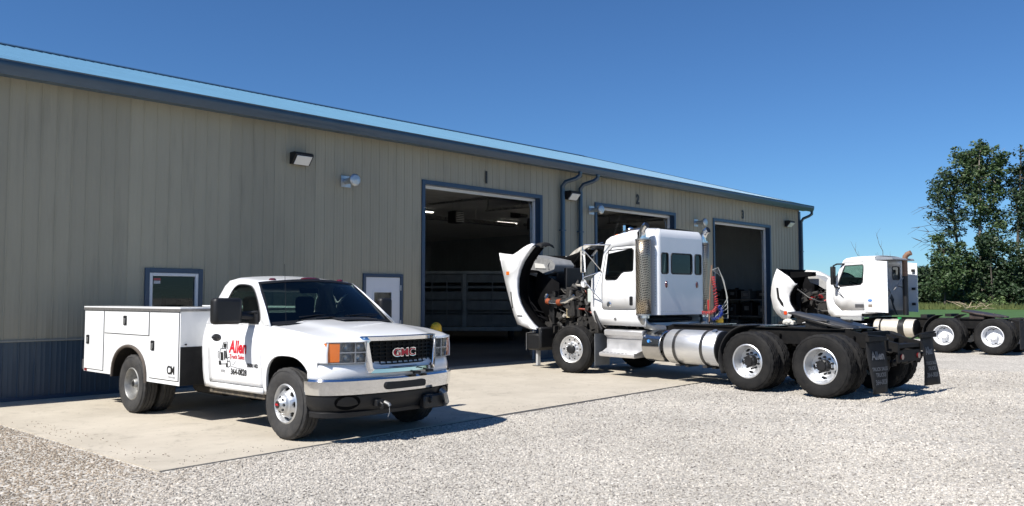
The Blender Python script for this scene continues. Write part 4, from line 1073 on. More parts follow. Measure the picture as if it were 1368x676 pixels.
# roof markers, antenna
for y in (-.52, -.17, 0, .17, .52):
    if y in (-.17, .17): continue
    cm = MB(); wv = .15 if y == 0 else .045
    t = abs(y) / .74; xf = -1.03 + .13 * (1 - t ** 2) - .06
    cm.lathe([(1e-4, .026), (.6, .024), (.9, .015), (1., 0)], (0, 0, 0), (0, 0, 1), 20)
    cm.v = [(xf + x * .05, y + yy * wv, RZ(xf, t) + .004 + z * 1.1) for x, yy, z in cm.v]; cm.build('roof_marker', dark_red_lens, PK)
cm = MB(); cm.tube([(-.28, -.80, 1.25), (-.33, -.80, 2.0)], .0028, 5); cm.build('antenna', black_metal, PK)
# interior
it = MB(); it.box(-1.72, -1.60, -.70, .70, .9, 1.40); it.box(-1.62, -1.15, -.70, .70, .82, .98); it.box(-1.70, -1.60, -.55, -.25, 1.38, 1.62); it.box(-1.70, -1.60, .25, .55, 1.38, 1.62)
it.build('seat', interior_dark, PK, bevel=.05)
it = MB(); it.box(-.70, -.44, -.85, .85, .95, 1.275); it.box(-.74, -.66, .18, .62, 1.22, 1.33); it.build('dashboard', interior_grey, PK, bevel=.04)
it = MB(); it.lathe([(.185 + .014 * math.cos(R(q)), .014 * math.sin(R(q))) for q in range(0, 360, 45)], (-.86, .40, 1.25), (-1, 0, .55), 28, close=True); it.bar((-.86, .22, 1.25), (-.86, .58, 1.25), .02, .03); it.build('steering_wheel', black_plastic, PK)
it = MB(); it.box(-1.8, -.45, -.9, .9, .62, .70); it.box(-1.8, -.46, -.93, -.90, .6, 1.24); it.box(-1.8, -.46, .90, .93, .6, 1.24); it.box(-.5, -.44, -.9, .9, .6, 1.0); it.build('cabin_liner', interior_dark, PK)
it = MB(); it.grid([[(x, y, RZ(x, abs(y) / .74) - .03) for y in lin(-.70, .70, 6)] for x in lin(-1.60, -1.08, 4)]); it.build('headliner', headliner, PK)
it = MB(); it.box(-1.0, -.97, -.14, .14, 1.66, 1.72); it.build('inside_mirror', black_plastic, PK, bevel=.01)
# towing mirrors
for s in (-1, 1):
    MI, MO = (1.10, 1.46) if s < 0 else (1.0, 1.21)
    mm = MB(); mm.box(-.86, -.72, min(s * MI, s * MO), max(s * MI, s * MO), 1.29, 1.60)
    mo = mm.build('side_mirror', black_plastic, PK, bevel=.045, seg=3)
    mm = MB(); mm.box(-.865, -.86, min(s * (MI + .03), s * (MO - .03)), max(s * (MI + .03), s * (MO - .03)), 1.33, 1.57); mm.build('mirror_glass', chrome, mo)
    mm = MB(); mm.tube([(-.74, s * .93, 1.37), (-.78, s * 1.05, 1.385), (-.80, s * 1.16, 1.39)], .038, 10); mm.tube([(-.70, s * .93, 1.43), (-.78, s * 1.02, 1.42), (-.80, s * 1.14, 1.42)], .02, 8); mm.prism([(-.62, 1.29), (-.84, 1.29), (-.82, 1.40), (-.72, 1.45)], s * .93 - .03, s * .93 + .03, 'y'); mm.build('mirror_arm', black_plastic, mo, bevel=.006)
# wheels
pickup_front_wheel(PK, 0, -.885, -1); pickup_front_wheel(PK, 0, .885, 1)
pickup_rear_wheel(PK, -3.48, -1.075, -1); pickup_rear_wheel(PK, -3.48, 1.075, 1)

# ------------------------------------------------------------------ utility body
BX0, BX1, BT, BB = -5.06, -2.06, 1.455, .475; AX = -3.52
bedm = MB()
def bed_side(s):
    ar = [(AX + .53 * math.sin(R(q)), .475 + .455 * math.cos(R(q)) ** .8 if abs(q) < 90 else .475) for q in range(90, -91, -10)]
    poly = [(BX0, .50), (BX0, BT), (BX1, BT), (BX1, BB)] + [(AX + .53, BB)] + ar[1:-1] + [(AX - .53, .50)]
    y0, y1 = (-1.19, -.72) if s < 0 else (.72, 1.19)
    bedm.prism(poly, y0, y1, 'y')
    return ar
ar = bed_side(-1); bed_side(1)
bedm.box(BX0 + .02, BX1 - .02, -.72, .72, .74, .80); bedm.box(BX1 - .05, BX1, -.72, .72, .80, 1.45); bedm.box(BX0 + .01, BX0 + .05, -.72, .72, .80, 1.32)
bed = bedm.build('service_body', white_side, PK, bevel=.006)
b2 = MB()
for s in (-1, 1):
    b2.box(BX0 - .012, BX1 + .012, min(s * 1.205, s * .70), max(s * 1.205, s * .70), BT, BT + .022)
b2.build('box_lid', white_side, bed, bevel=.004)
b2 = MB()
for s in (-1, 1): b2.box(BX0 - .01, BX1 + .01, s * 1.2 - .006, s * 1.2 + .006, BT - .035, BT + .002)
b2.box(BX0 - .008, BX0 - .003, -1.19, 1.19, BT - .035, BT); b2.box(BX1 + .003, BX1 + .014, -1.2, 1.2, BT - .03, BT + .003)
b2.build('lid_edge', mat('lid_edge_alloy', (.30, .29, .28), .45, metal=.6, var=.3, vscale=20), bed)
# compartment doors, each a plate 4 mm proud with a dark seal gap round it
def cdoor(x0, x1, z0, z1, s, notch=None):
    m1 = MB(); m1.box(x0, x1, s * 1.192 - .001, s * 1.192 + .001, z0, z1); sl2 = m1.build('door_seal', black_plastic, bed)
    m1 = MB(); y = s * 1.197; m1.box(x0 + .009, x1 - .009, y - .006, y + .006, z0 + .009, z1 - .009); d1 = m1.build('compartment_door', white_side, bed, bevel=.004); return d1
def latch(d1, x, z, s):
    m1 = MB(); m1.prism(rrect(x - .048, x + .048, z - .065, z + .065, .012), s * 1.2, s * 1.213, 'y'); l = m1.build('latch', black_plastic, d1, bevel=.003)
    m1 = MB(); m1.box(x - .028, x + .028, min(s * 1.212, s * 1.222), max(s * 1.212, s * 1.222), z - .035, z + .03); m1.cyl((x, s * 1.213, z - .045), (x, s * 1.225, z - .045), .010, n=10); m1.build('paddle', steel_dull, l, bevel=.003)
for s in (-1, 1):
    d1 = cdoor(BX0 + .02, -4.36, .535, BT - .04, s); latch(d1, -4.90, .98, s)
    d1 = cdoor(-4.34, -2.92, 1.085, BT - .04, s); latch(d1, -3.64, 1.285, s)
    d1 = cdoor(-2.90, BX1 - .02, .525, BT - .04, s); latch(d1, -2.79, .965, s)
    m1 = MB(); P = [(x, s * 1.20, z) for x, z in [(AX + .53, .455)] + ar[1:-1] + [(AX - .53, .48)]]
    m1.tube(P, .022, 8); m1.build('wheel_flare', mat('worn_rubber_flare', (.10, .08, .065), .7, var=.4, vscale=8), bed)
    m1 = MB(); m1.grid([[(x, s * y, z - .004) for y in (1.18, .70)] for x, z in ar]); m1.build('wheel_liner', frame_black, bed)
    m1 = MB(); m1.box(BX0 + .04, BX0 + .12, s * 1.196 - .006, s * 1.196 + .006, .51, .535); m1.build('side_reflector', red_lens, bed)
text('CM', .15, letter_black, bed, (-2.27, -1.205, .66), bold=.004, xs=.95, name='body_lettering')
text('TRUCK BEDS', .032, letter_grey, bed, (-2.24, -1.205, .575), name='body_lettering')
m1 = MB(); m1.box(BX1 + .002, BX1 + .012, -1.19, -.30, .475, .97); m1.box(BX1 + .002, BX1 + .012, .30, 1.19, .475, .97); m1.box(BX1 - .06, BX1 + .02, -.8, .8, .46, .80); m1.build('gravel_guard', rubber_dark, bed, bevel=.004)
m1 = MB(); m1.box(BX0 - .26, BX0 - .02, -1.12, 1.12, .50, .66); m1.box(BX0 - .03, BX0 + .1, -.5, .5, .46, .62); m1.build('rear_bumper', mat('bumper_dark', (.09, .09, .095), .5, var=.4, vscale=10), PK, bevel=.012)
m1 = MB(); m1.cyl((BX1 + .006, -1.12, 1.0), (BX1 + .02, -1.12, 1.0), .012, n=10); m1.build('rivet', black_metal, bed)
alloy_semi = mat('polished_wheel', (.80, .81, .82), .34, metal=.85, var=.1, vscale=9, rvar=.1)
# ------------------------------------------------------------------ highway tractors
perf = bpy.data.materials.new('perforated_guard'); perf.use_nodes = True
nt = perf.node_tree; b = nt.nodes['Principled BSDF']; b.inputs['Metallic'].default_value = .9; b.inputs['Roughness'].default_value = .35
tc = nt.nodes.new('ShaderNodeTexCoord'); vo = nt.nodes.new('ShaderNodeTexVoronoi'); vo.inputs['Scale'].default_value = 30; vo.inputs['Randomness'].default_value = 0
mp = nt.nodes.new('ShaderNodeMapping'); mp.inputs['Rotation'].default_value = (.6, .5, .7)
nt.links.new(tc.outputs['Object'], mp.inputs[0]); nt.links.new(mp.outputs[0], vo.inputs['Vector'])
cr = nt.nodes.new('ShaderNodeValToRGB'); cr.color_ramp.elements[0].position = .38; cr.color_ramp.elements[0].color = (.05, .04, .03, 1); cr.color_ramp.elements[1].position = .46; cr.color_ramp.elements[1].color = (.42, .36, .28, 1)
nt.links.new(vo.outputs['Distance'], cr.inputs[0]); nt.links.new(cr.outputs[0], b.inputs['Base Color'])

def semi_steer(par, x, y, s, mt, Rr=.507, steer=0):
    rr = .292; w = .29; c = (x, y, Rr)
    m = MB(); m.lathe([(rr, -.11), (rr + .004, .112), (rr - .010, .120), (rr - .024, .112), (rr - .04, .085)], c, yv(s), 56)
    disc_holes(m, c, yv(s), .160, rr - .04, .075, .085, 10, .207, .021, .021)
    m.lathe([(.160, .075), (.155, .082), (.11, .082), (.105, .095), (.10, .10)], c, yv(s), 40)
    m.lathe([(.23, -.1), (.23, .03), (1e-4, .03)], c, yv(s), 24, 1)
    for k in range(10):
        a = 2 * math.pi * (k + .5) / 10; u = .134
        p = Vector((x + u * math.cos(a), y + s * .08, Rr + u * math.sin(a))); m.cyl(p, p + Vector((0, s * .045, 0)), .016, .013, 8)
    o = m.build('wheel', [mt, black_metal], par, angle=30)
    m = MB(); tyre_mb(m, c, Rr, w, rr, yv(s), n=100); m.build('tyre', semi_rubber, o)
    m = MB(); m.lathe([(.098, .09), (.092, .13), (.085, .16), (.06, .17), (1e-4, .172)], c, yv(s), 24); m.build('hub', black_plastic, o)
    pv = Vector((x, y, 0)); o.matrix_basis = Matrix.Translation(pv) @ Matrix.Rotation(R(steer), 4, 'Z') @ Matrix.Translation(-pv)
def semi_drive(par, x, y, s, mt, Rr=.507, white=False):
    """dual wheel; y is the centre of the outer tyre"""
    rr = .292; w = .262; c = (x, y, Rr); c2 = (x, y - s * .335, Rr)
    m = MB(); m.lathe([(rr, -.11), (rr + .004, .110), (rr - .010, .118), (rr - .022, .105), (rr - .030, .05), (rr - .038, -.03), (rr - .052, -.065)], c, yv(s), 56)
    if white:
        disc_holes(m, c, yv(s), .112, rr - .052, -.02, -.065, 2, .198, .040, .018, rot=R(97))
        m.lathe([(.112, -.02), (.108, .03), (.10, .065), (.085, .075), (1e-4, .078)], c, yv(s), 32)
    else:
        disc_holes(m, c, yv(s), .160, rr - .052, -.055, -.065, 5, .200, .050, .027, rot=R(9))
        m.lathe([(.165, -.055), (.155, -.05), (.12, -.05), (.1, -.045)], c, yv(s), 40)
        for k in range(10):
            a = 2 * math.pi * (k + .5) / 10; u = .138
            p = Vector((x + u * math.cos(a), y - s * .05, Rr + u * math.sin(a))); m.cyl(p, p + Vector((0, s * .045, 0)), .020, .017, 8, m=1)
    m.lathe([(.24, -.11), (.24, -.085), (1e-4, -.085)], c, yv(s), 24, 1)
    m.lathe([(rr, -.11), (rr + .003, .11), (.1, .11), (1e-4, .0)], c2, yv(s), 36)
    o = m.build('wheel', [mt, black_metal], par, angle=30)
    m = MB(); tyre_mb(m, c, Rr, w, rr, yv(s), n=100, tread=.014); m.build('tyre', semi_rubber, o)
    m = MB(); tyre_mb(m, c2, Rr, w, rr, yv(s), n=100, tread=.014); m.build('tyre', semi_rubber, o)
    if not white:
        m = MB(); m.lathe([(.105, -.05), (.10, .045), (.075, .055), (.068, .08), (1e-4, .082)], c, yv(s), 24)
        for k in range(8):
            a = 2 * math.pi * k / 8; p = Vector((x + .088 * math.cos(a), y + s * .045, Rr + .088 * math.sin(a))); m.cyl(p, p + Vector((0, s * .02, 0)), .010, n=6)
        m.build('hub', black_metal, o)
def clutter(mb, x0, x1, y0, y1, z0, z1, n, seed, sc=1.):
    r = random.Random(seed)
    for i in range(n):
        p = Vector((r.uniform(x0, x1), r.uniform(y0, y1), r.uniform(z0, z1))); k = r.random()
        if k < .35:
            q = [r.uniform(.04, .16) * sc for _ in range(3)]; mb.obox(p, [2 * v for v in q], Matrix.Rotation(r.uniform(-.5, .5), 3, 'Y'), r.choice((0, 0, 0, 1)))
        elif k < .65:
            dv = Vector((r.uniform(-1, 1), r.uniform(-.6, .6), r.uniform(-.5, .5))).normalized() * r.uniform(.08, .25) * sc; mb.cyl(p - dv, p + dv, r.uniform(.03, .09) * sc, n=12, m=r.choice((0, 0, 1)))
        else:
            pts = [p]; dv = Vector((r.uniform(-1, 1), r.uniform(-.4, .4), r.uniform(-1, 1))).normalized()
            for _ in range(7): dv = (dv + Vector((r.uniform(-.6, .6), r.uniform(-.3, .3), r.uniform(-.6, .6)))).normalized(); q = pts[-1] + dv * .09 * sc; q.x = min(max(q.x, x0), x1); q.y = min(max(q.y, y0), y1); q.z = min(max(q.z, z0), z1 + .1); pts.append(q)
            mb.tube(pts, r.uniform(.008, .022) * sc, 6, m=r.choice((0, 0, 2)))
def chassis(par, W0, xr, ztop=1.06):
    m = MB()
    for s in (-1, 1):
        y0, y1 = sorted((s * .40, s * .46))
        m.prism([(1.0, .62), (1.0, .82), (-1.2, .84), (-2.2, ztop), (xr + .85, ztop), (xr, ztop - .20), (xr, ztop - .34), (xr + .8, ztop - .28), (-2.2, ztop - .28), (-1.2, .58)], y0, y1, 'y')
        y0, y1 = sorted((s * .36, s * .50)); m.box(xr + .86, -2.2, y0, y1, ztop - .012, ztop + .002)
    for x in (.8, -1.0, -2.4, -3.4, -W0 + .3, -W0 - .68, -W0 - 1.7): m.box(x - .05, x + .05, -.40, .40, .72 if x > -2 else ztop - .26, .82 if x > -2 else ztop - .04)
    for x in (-W0, -W0 - 1.35):
        m.cyl((x, -1.0, .507), (x, 1.0, .507), .075, n=14); m.lathe([(1e-4, -.24), (.14, -.18), (.21, 0), (.14, .18), (1e-4, .24)], (x, 0, .53), (0, 1, 0), 18)
        for s in (-1, 1): m.cyl((x + .32, s * .52, .42), (x + .32, s * .52, .72), .13, n=16); m.box(x - .1, x + .5, s * .5 - .05, s * .5 + .05, .36, .45); m.cyl((x - .1, s * .5, .45), (x - .2, s * .5, .98), .035, n=8)
        m.cyl((x + .2, -.22, .66), (x + .45, -.22, .62), .10, n=14); m.cyl((x + .2, .22, .66), (x + .45, .22, .62), .10, n=14)
    m.cyl((0, -1.0, .507), (0, 1.0, .507), .06, n=12); m.cyl((-1.2, 0, .72), (-W0, 0, .60), .06, n=12)
    clutter(m, xr + .3, -2.4, -.36, .36, ztop - .45, ztop - .2, 40, 5)
    clutter(m, xr + .1, xr + .4, -.6, .6, .5, ztop - .35, 20, 6, .6)
    return m.build('chassis', [frame_black, grime, black_plastic], par)
def profile_sheet(mb, pts, fn, m=0): mb.holed(pts, [], fn, m)

# ================================================================== tractor one
T1 = thing('semi_truck', 'white sleeper semi tractor with hood tipped open beside bays one and two', 'semi truck', (2.139, 18.283, 0), R(130.6))
W0 = 4.36; chassis(T1, W0, -6.62, 1.08)
for s in (-1, 1):
    semi_steer(T1, 0, s * 1.06, s, alloy_semi, steer=11)
    for x in (-W0, -W0 - 1.35): semi_drive(T1, x, s * 1.09, s, alloy_semi)
# cab shell -------------------------------------------------------
door_o = rd([(-.93, 2.64), (-1.71, 2.66), (-1.73, 2.64), (-1.73, 1.40), (-1.68, 1.36), (-.85, 1.36), (-.80, 1.40), (-.80, 2.0)], 1)
win_o = [(-.97, 2.58), (-1.60, 2.60), (-1.645, 2.56), (-1.645, 2.17), (-1.62, 2.14), (-1.40, 2.13), (-1.33, 2.10), (-1.22, 1.99), (-1.17, 1.97), (-.92, 1.97), (-.89, 2.0)]
cab_o = [(-.50, 1.28), (-.47, 1.40), (-.50, 2.00), (-.58, 2.06), (-.76, 2.14), (-.86, 2.72), (-.90, 2.80), (-1.02, 2.86), (-1.30, 2.91), (-1.74, 2.955), (-1.74, 1.30), (-1.97, 1.28), (-1.97, 1.03), (-.68, 1.05), (-.60, 1.10)]
CY = lambda z: 1.03 - .05 * max(0, (z - 1.9)) ** 1.3
c1 = MB()
for s in (-1, 1): c1.holed(cab_o, [door_o], lambda a, b, s=s: (a, s * CY(b), b))
# roof as a crowned sheet following the roof line, rounded at the sides
def roofline(x):
    k = [(-2.06, 2.965), (-1.74, 2.955), (-1.30, 2.91), (-1.02, 2.86), (-.90, 2.80)]
    for (a, p), (b_, q) in zip(k, k[1:]):
        if a <= x <= b_: return p + (q - p) * (x - a) / (b_ - a)
    return 2.80
rows = []
for x in [-1.74, -1.6, -1.45, -1.3, -1.15, -1.02, -.95, -.90]:
    z0 = roofline(x); row = []
    for j in range(-14, 15):
        t = j / 14; a = abs(t); row.append((x + (.05 * (1 - a * a) if x > -1 else 0), t * CY(z0), z0 + .07 * (1 - a ** 3.5)))
    rows.append(row)
c1.grid(rows)
# windshield surround / cowl front
fr_rows = []
for x, z, b_ in ((-.90, 2.80, .05), (-.87, 2.74, .06), (-.865, 2.68, .07)): fr_rows.append([(x + b_ * (1 - (j / 10) ** 2), j / 10 * CY(z), z + .07 * (1 - abs(j / 10) ** 3.5) * (1 if z > 2.78 else .6)) for j in range(-10, 11)])
c1.grid(fr_rows)
fr_rows = []
for x, z, b_ in ((-.78, 2.16, .08), (-.60, 2.08, .16), (-.50, 2.0, .14), (-.47, 1.4, .06), (-.52, 1.28, .02)): fr_rows.append([(x + b_ * (1 - (j / 10) ** 2), j / 10 * CY(z), z) for j in range(-10, 11)])
c1.grid(fr_rows)
c1.box(-1.9, -.62, -.98, .98, 1.04, 1.10)
cab1 = c1.build('cab', white_paint, T1, solid=.012, soff=0, fixn=False)
# rear module with rounded vertical corners, three windows in the back
hw, xb, rc = .775, -2.06, .10
def rear_sec(z):
    zz = z; k = 0
    if z > 2.82: k = .10 * ((z - 2.82) / .17) ** 2
    pts = [(-1.70, hw + .08 - k), (xb + rc, hw - k)]
    for q in range(1, 7): a = R(90 * q / 6); pts.append((xb + rc - rc * math.sin(a) + k * .6 * (q / 6), hw - rc + rc * math.cos(a) - k))
    return pts
zs = [1.26, 1.30, 1.9, 2.82, 2.87, 2.92, 2.96, 2.985]
c2 = MB()
for s in (-1, 1): c2.grid([[(x, s * y, z) for x, y in rear_sec(z)] for z in zs])
wh = [rrect(-.34, .34, 2.09, 2.50, .05), rrect(.44, .65, 2.09, 2.50, .04), rrect(-.65, -.44, 2.09, 2.50, .04)]
hb_ = hw - rc
c2.holed([(-hb_, 1.26), (hb_, 1.26), (hb_, 2.82), (-hb_, 2.82)], wh, lambda a, b: (xb, a, b))
rr_ = [[(rear_sec(z)[-1][0], t * rear_sec(z)[-1][1], z) for t in lin(-1, 1, 8)] for z in zs[3:]]; c2.grid(rr_)
c2.grid([[(x, t * (hw - .06), 2.985 + .035 * (1 - t * t)) for t in lin(-1, 1, 10)] for x in lin(xb + .08, -1.68, 4)])
c2.grid([[(x, t * hw, 1.27) for t in (-1, 1)] for x in (xb + .02, -1.70)])
slp = c2.build('sleeper', white_paint, T1, fixn=False)
for wv in wh:
    m = MB(); m.holed(wv, [], lambda a, b: (xb + .012, a, b)); g_ = m.build('rear_window', glass_dark, slp)
    m = MB(); P = [(xb - .003, a, b) for a, b in wv]; m.tube(P + [P[0]], .013, 6, caps=False); m.build('window_seal', black_plastic, slp)
for y in (-.50, .50):
    m = MB(); m.lathe([(1e-4, .02), (.6, .018), (.9, .012), (1, 0)], (0, 0, 0), (-1, 0, 0), 20); m.v = [(x + xb, yy * .038 + y, z * .07 + 1.87) for x, yy, z in m.v]; m.build('marker_light', dark_red_lens, slp)
m = MB()
for z in (1.29, 1.31): pass
for s in (-1, 1):
    for k in range(24): m.cyl((xb + .06, s * (hw - .005), 1.45 + k * .055), (xb + .06, s * (hw + .004), 1.45 + k * .055), .008, n=6)
for k in range(22): m.cyl((xb + .002, -.68 + k * .0648, 1.33), (xb - .006, -.68 + k * .0648, 1.33), .008, n=6)
m.build('rivets', chrome_soft, slp)
tag(slp, 'white rounded rear of the cab with three dark windows')
# door with window, handle, mirrors
for s in (-1, 1):
    m = MB(); m.holed([((a + 1.27) * .985 - 1.27, (b - 2.0) * .99 + 2.0) for a, b in door_o], [win_o], lambda a, b, s=s: (a, s * (CY(b) + .003), b)); dr = m.build('door', white_paint, T1, solid=.01, soff=0, fixn=False)
    m = MB(); P = [(a, s * (CY(b) + .006), b) for a, b in door_o]; m.tube(P + [P[0]], .009, 6, caps=False); m.build('door_seal', mat('seal_grey', (.10, .10, .10), .5), dr)
    m = MB(); P = [(a, s * (CY(b) + .006), b) for a, b in win_o]; m.tube(P + [P[0]], .012, 6, caps=False); m.build('window_seal', black_plastic, dr)
    m = MB(); m.holed(win_o, [], lambda a, b, s=s: (a, s * (CY(b) - .004), b)); m.build('side_window', glass_dark, dr)
    m = MB(); m.prism(rrect(-1.64, -1.56, 1.45, 1.63, .02), min(s * 1.03, s * 1.05), max(s * 1.03, s * 1.05), 'y'); m.build('handle', black_plastic, dr, bevel=.006)
    m = MB(); m.lathe([(1e-4, .03), (.045, .028), (.062, .01), (.065, 0)], (-1.0, s * 1.035, 1.47), (0, s, 0), 20); m.build('peep_mirror', chrome_soft, dr)
    m = MB(); m.cyl((-1.17, s * 1.03, 1.17), (-1.17, s * 1.05, 1.17), .03, n=12); m.cyl((-1.85, s * 1.03, 1.18), (-1.85, s * 1.045, 1.18), .045, n=14); m.build('step_light', steel_dull, T1)
    # C-bar mirror on stays
    y = s * 1.36
    m = MB(); m.tube([(-1.02, s * .99, 2.70), (-.60, y, 2.70), (-.56, y, 2.66), (-.56, y, 1.95), (-.62, s * 1.30, 1.88), (-.82, s * 1.03, 1.50)], .013, 8); m.tube([(-.56, y, 2.62), (-.84, s * 1.01, 2.10)], .010, 6); m.tube([(-.56, y, 2.02), (-.80, s * 1.02, 2.16)], .010, 6)
    m.tube([(-.70, s * 1.2, 2.70), (-.78, s * .97, 2.76)], .010, 6)
    ma = m.build('mirror_arm', chrome_soft, T1)
    m = MB(); m.box(-.59, -.54, y - .06, y + .06, 2.12, 2.58); m.build('mirror', [dirty_white if s > 0 else black_plastic], ma, bevel=.02)
    m = MB(); m.box(-.594, -.59, y - .05, y + .05, 2.14, 2.56); m.build('mirror_glass', chrome, ma)
    m = MB(); m.lathe([(1e-4, -.03), (.07, -.02), (.085, .01), (1e-4, .012)], (-.58, y, 1.90), (-1, 0, 0), 18); m.build('spot_mirror', chrome_soft, ma)
    # grab rail behind the door
    m = MB(); m.tube([(-1.79, s * 1.0, 1.45), (-1.79, s * 1.06, 1.48), (-1.79, s * 1.06, 2.1), (-1.79, s * 1.0, 2.13)], .014, 8); m.build('grab_rail', chrome_soft, T1)
    m = MB(); m.grid([[(x, s * yy, z) for z in (1.28, 2.93)] for x, yy in ((-1.735, 1.0), (-1.76, .93), (-1.78, .93))]); m.build('cab_gap', rubber_dark, T1)
m = MB(); m.grid([[(x + b_ * (1 - (j / 10) ** 2), j / 10 * (CY(z) - .015), z) for j in range(-10, 11)] for x, z, b_ in ((-.868, 2.68, .07), (-.82, 2.42, .075), (-.78, 2.16, .08))]); m.build('windshield', glass_dark, T1)
m = MB(); m.box(-1.65, -.75, -.9, .9, 1.12, 1.2); m.box(-.92, -.62, -.85, .85, 1.5, 2.04); m.build('dashboard', interior_dark, T1, bevel=.03)
for s in (-1, 1):
    m = MB(); m.box(-1.62, -1.15, s * .5 - .25, s * .5 + .25, 1.5, 1.65); m.box(-1.68, -1.56, s * .5 - .24, s * .5 + .24, 1.6, 2.35); m.build('seat', interior_dark, T1, bevel=.05)
m = MB(); m.lathe([(.22 + .015 * math.cos(R(q)), .015 * math.sin(R(q))) for q in range(0, 360, 45)], (-1.02, .5, 1.98), (-.5, 0, .85), 24, close=True); m.bar((-1.02, .3, 1.98), (-1.02, .7, 1.98), .03, .03); m.build('steering_wheel', black_plastic, T1)
m = MB(); m.box(-1.74, -1.73, -.84, .84, 1.3, 1.98); m.build('bulkhead', interior_dark, T1)
# roof lights, horn
for y in (-.75, -.35, 0, .35, .75):
    m = MB(); m.lathe([(1e-4, .05), (.6, .045), (.9, .03), (1., 0)], (0, 0, 0), (0, 0, 1), 16); z_ = roofline(-1.0) + .07 * (1 - abs(y) ** 3.5)
    m.v = [(x * .07 - .99, yy * .045 + y, z * .9 + z_ - .005) for x, yy, z in m.v]; m.build('roof_marker', amber, T1)
m = MB(); m.lathe([(.075, 0), (.07, .01), (.035, .10), (.022, .35), (.03, .45), (1e-4, .46)], (-.95, .30, 3.04), (-1, 0, .02), 18); m.cyl((-1.15, .30, 2.94), (-1.15, .30, 3.04), .015, n=8); m.cyl((-1.05, .62, 2.92), (-1.05, .62, 3.12), .035, n=12); m.build('air_horn', chrome, T1)
m = MB(); m.tube([(-1.12, .86, 2.9), (-1.25, .86, 2.97), (-1.70, .86, 3.02)], .014, 6); m.tube([(-1.0, .9, 2.86), (-1.18, .88, 3.3)], .004, 5); m.build('roof_rail', black_metal, T1)
# exhaust stacks
for s in (-1, 1):
    ex, ey, gr_ = (-1.885, 1.00, .150) if s > 0 else (-1.97, -.85, .12)
    m = MB(); m.cyl((ex, ey, 1.20), (ex, ey, 2.80), gr_ * .8, n=24)
    P = [(ex, ey, 2.76), (ex, ey, 2.82), (ex, ey, 2.88)]
    for q in (20, 40, 60, 75): a = R(q); P.append((ex - .17 * (1 - math.cos(a)), ey + s * .02, 2.88 + .17 * math.sin(a)))
    m.tube(P, .068, 18, caps=False); m.tube([(p[0], p[1], p[2]) for p in P[3:]], .060, 14, m=1)
    st = m.build('exhaust_stack', [chrome_soft, black_metal], T1)
    m = MB()
    arcn = 28
    m.grid([[(ex + gr_ * math.cos(2 * math.pi * k / arcn), ey + gr_ * math.sin(2 * math.pi * k / arcn), z) for z in (1.26, 1.6, 2.0, 2.4, 2.77)] for k in range(arcn + 1)])
    m.build('heat_guard', perf, st, solid=.006)
    m = MB()
    for z in (1.27, 2.76): 
        m = MB(); m.lathe([(gr_ - .002, -.012), (gr_ + .008, -.012), (gr_ + .008, .012), (gr_ - .002, .012)], (ex, ey, z), (0, 0, 1), 28); m.build('guard_band', steel_dull, st)
    m = MB(); m.tube([(ex, ey, 1.26), (ex, ey, 1.14), (ex - .03, ey - s * .05, 1.06), (ex - .12, ey - s * .22, 1.0), (ex - .2, ey - s * .4, .98)], .075, 16)
    m.build('stack_elbow', steel_dull, st)
    for z in (1.5, 2.5):
        m = MB(); m.bar((ex, ey - s * .1, z), (ex + .1, ey - s * .3, z), .05, .03); m.build('stack_bracket', steel_dull, st)
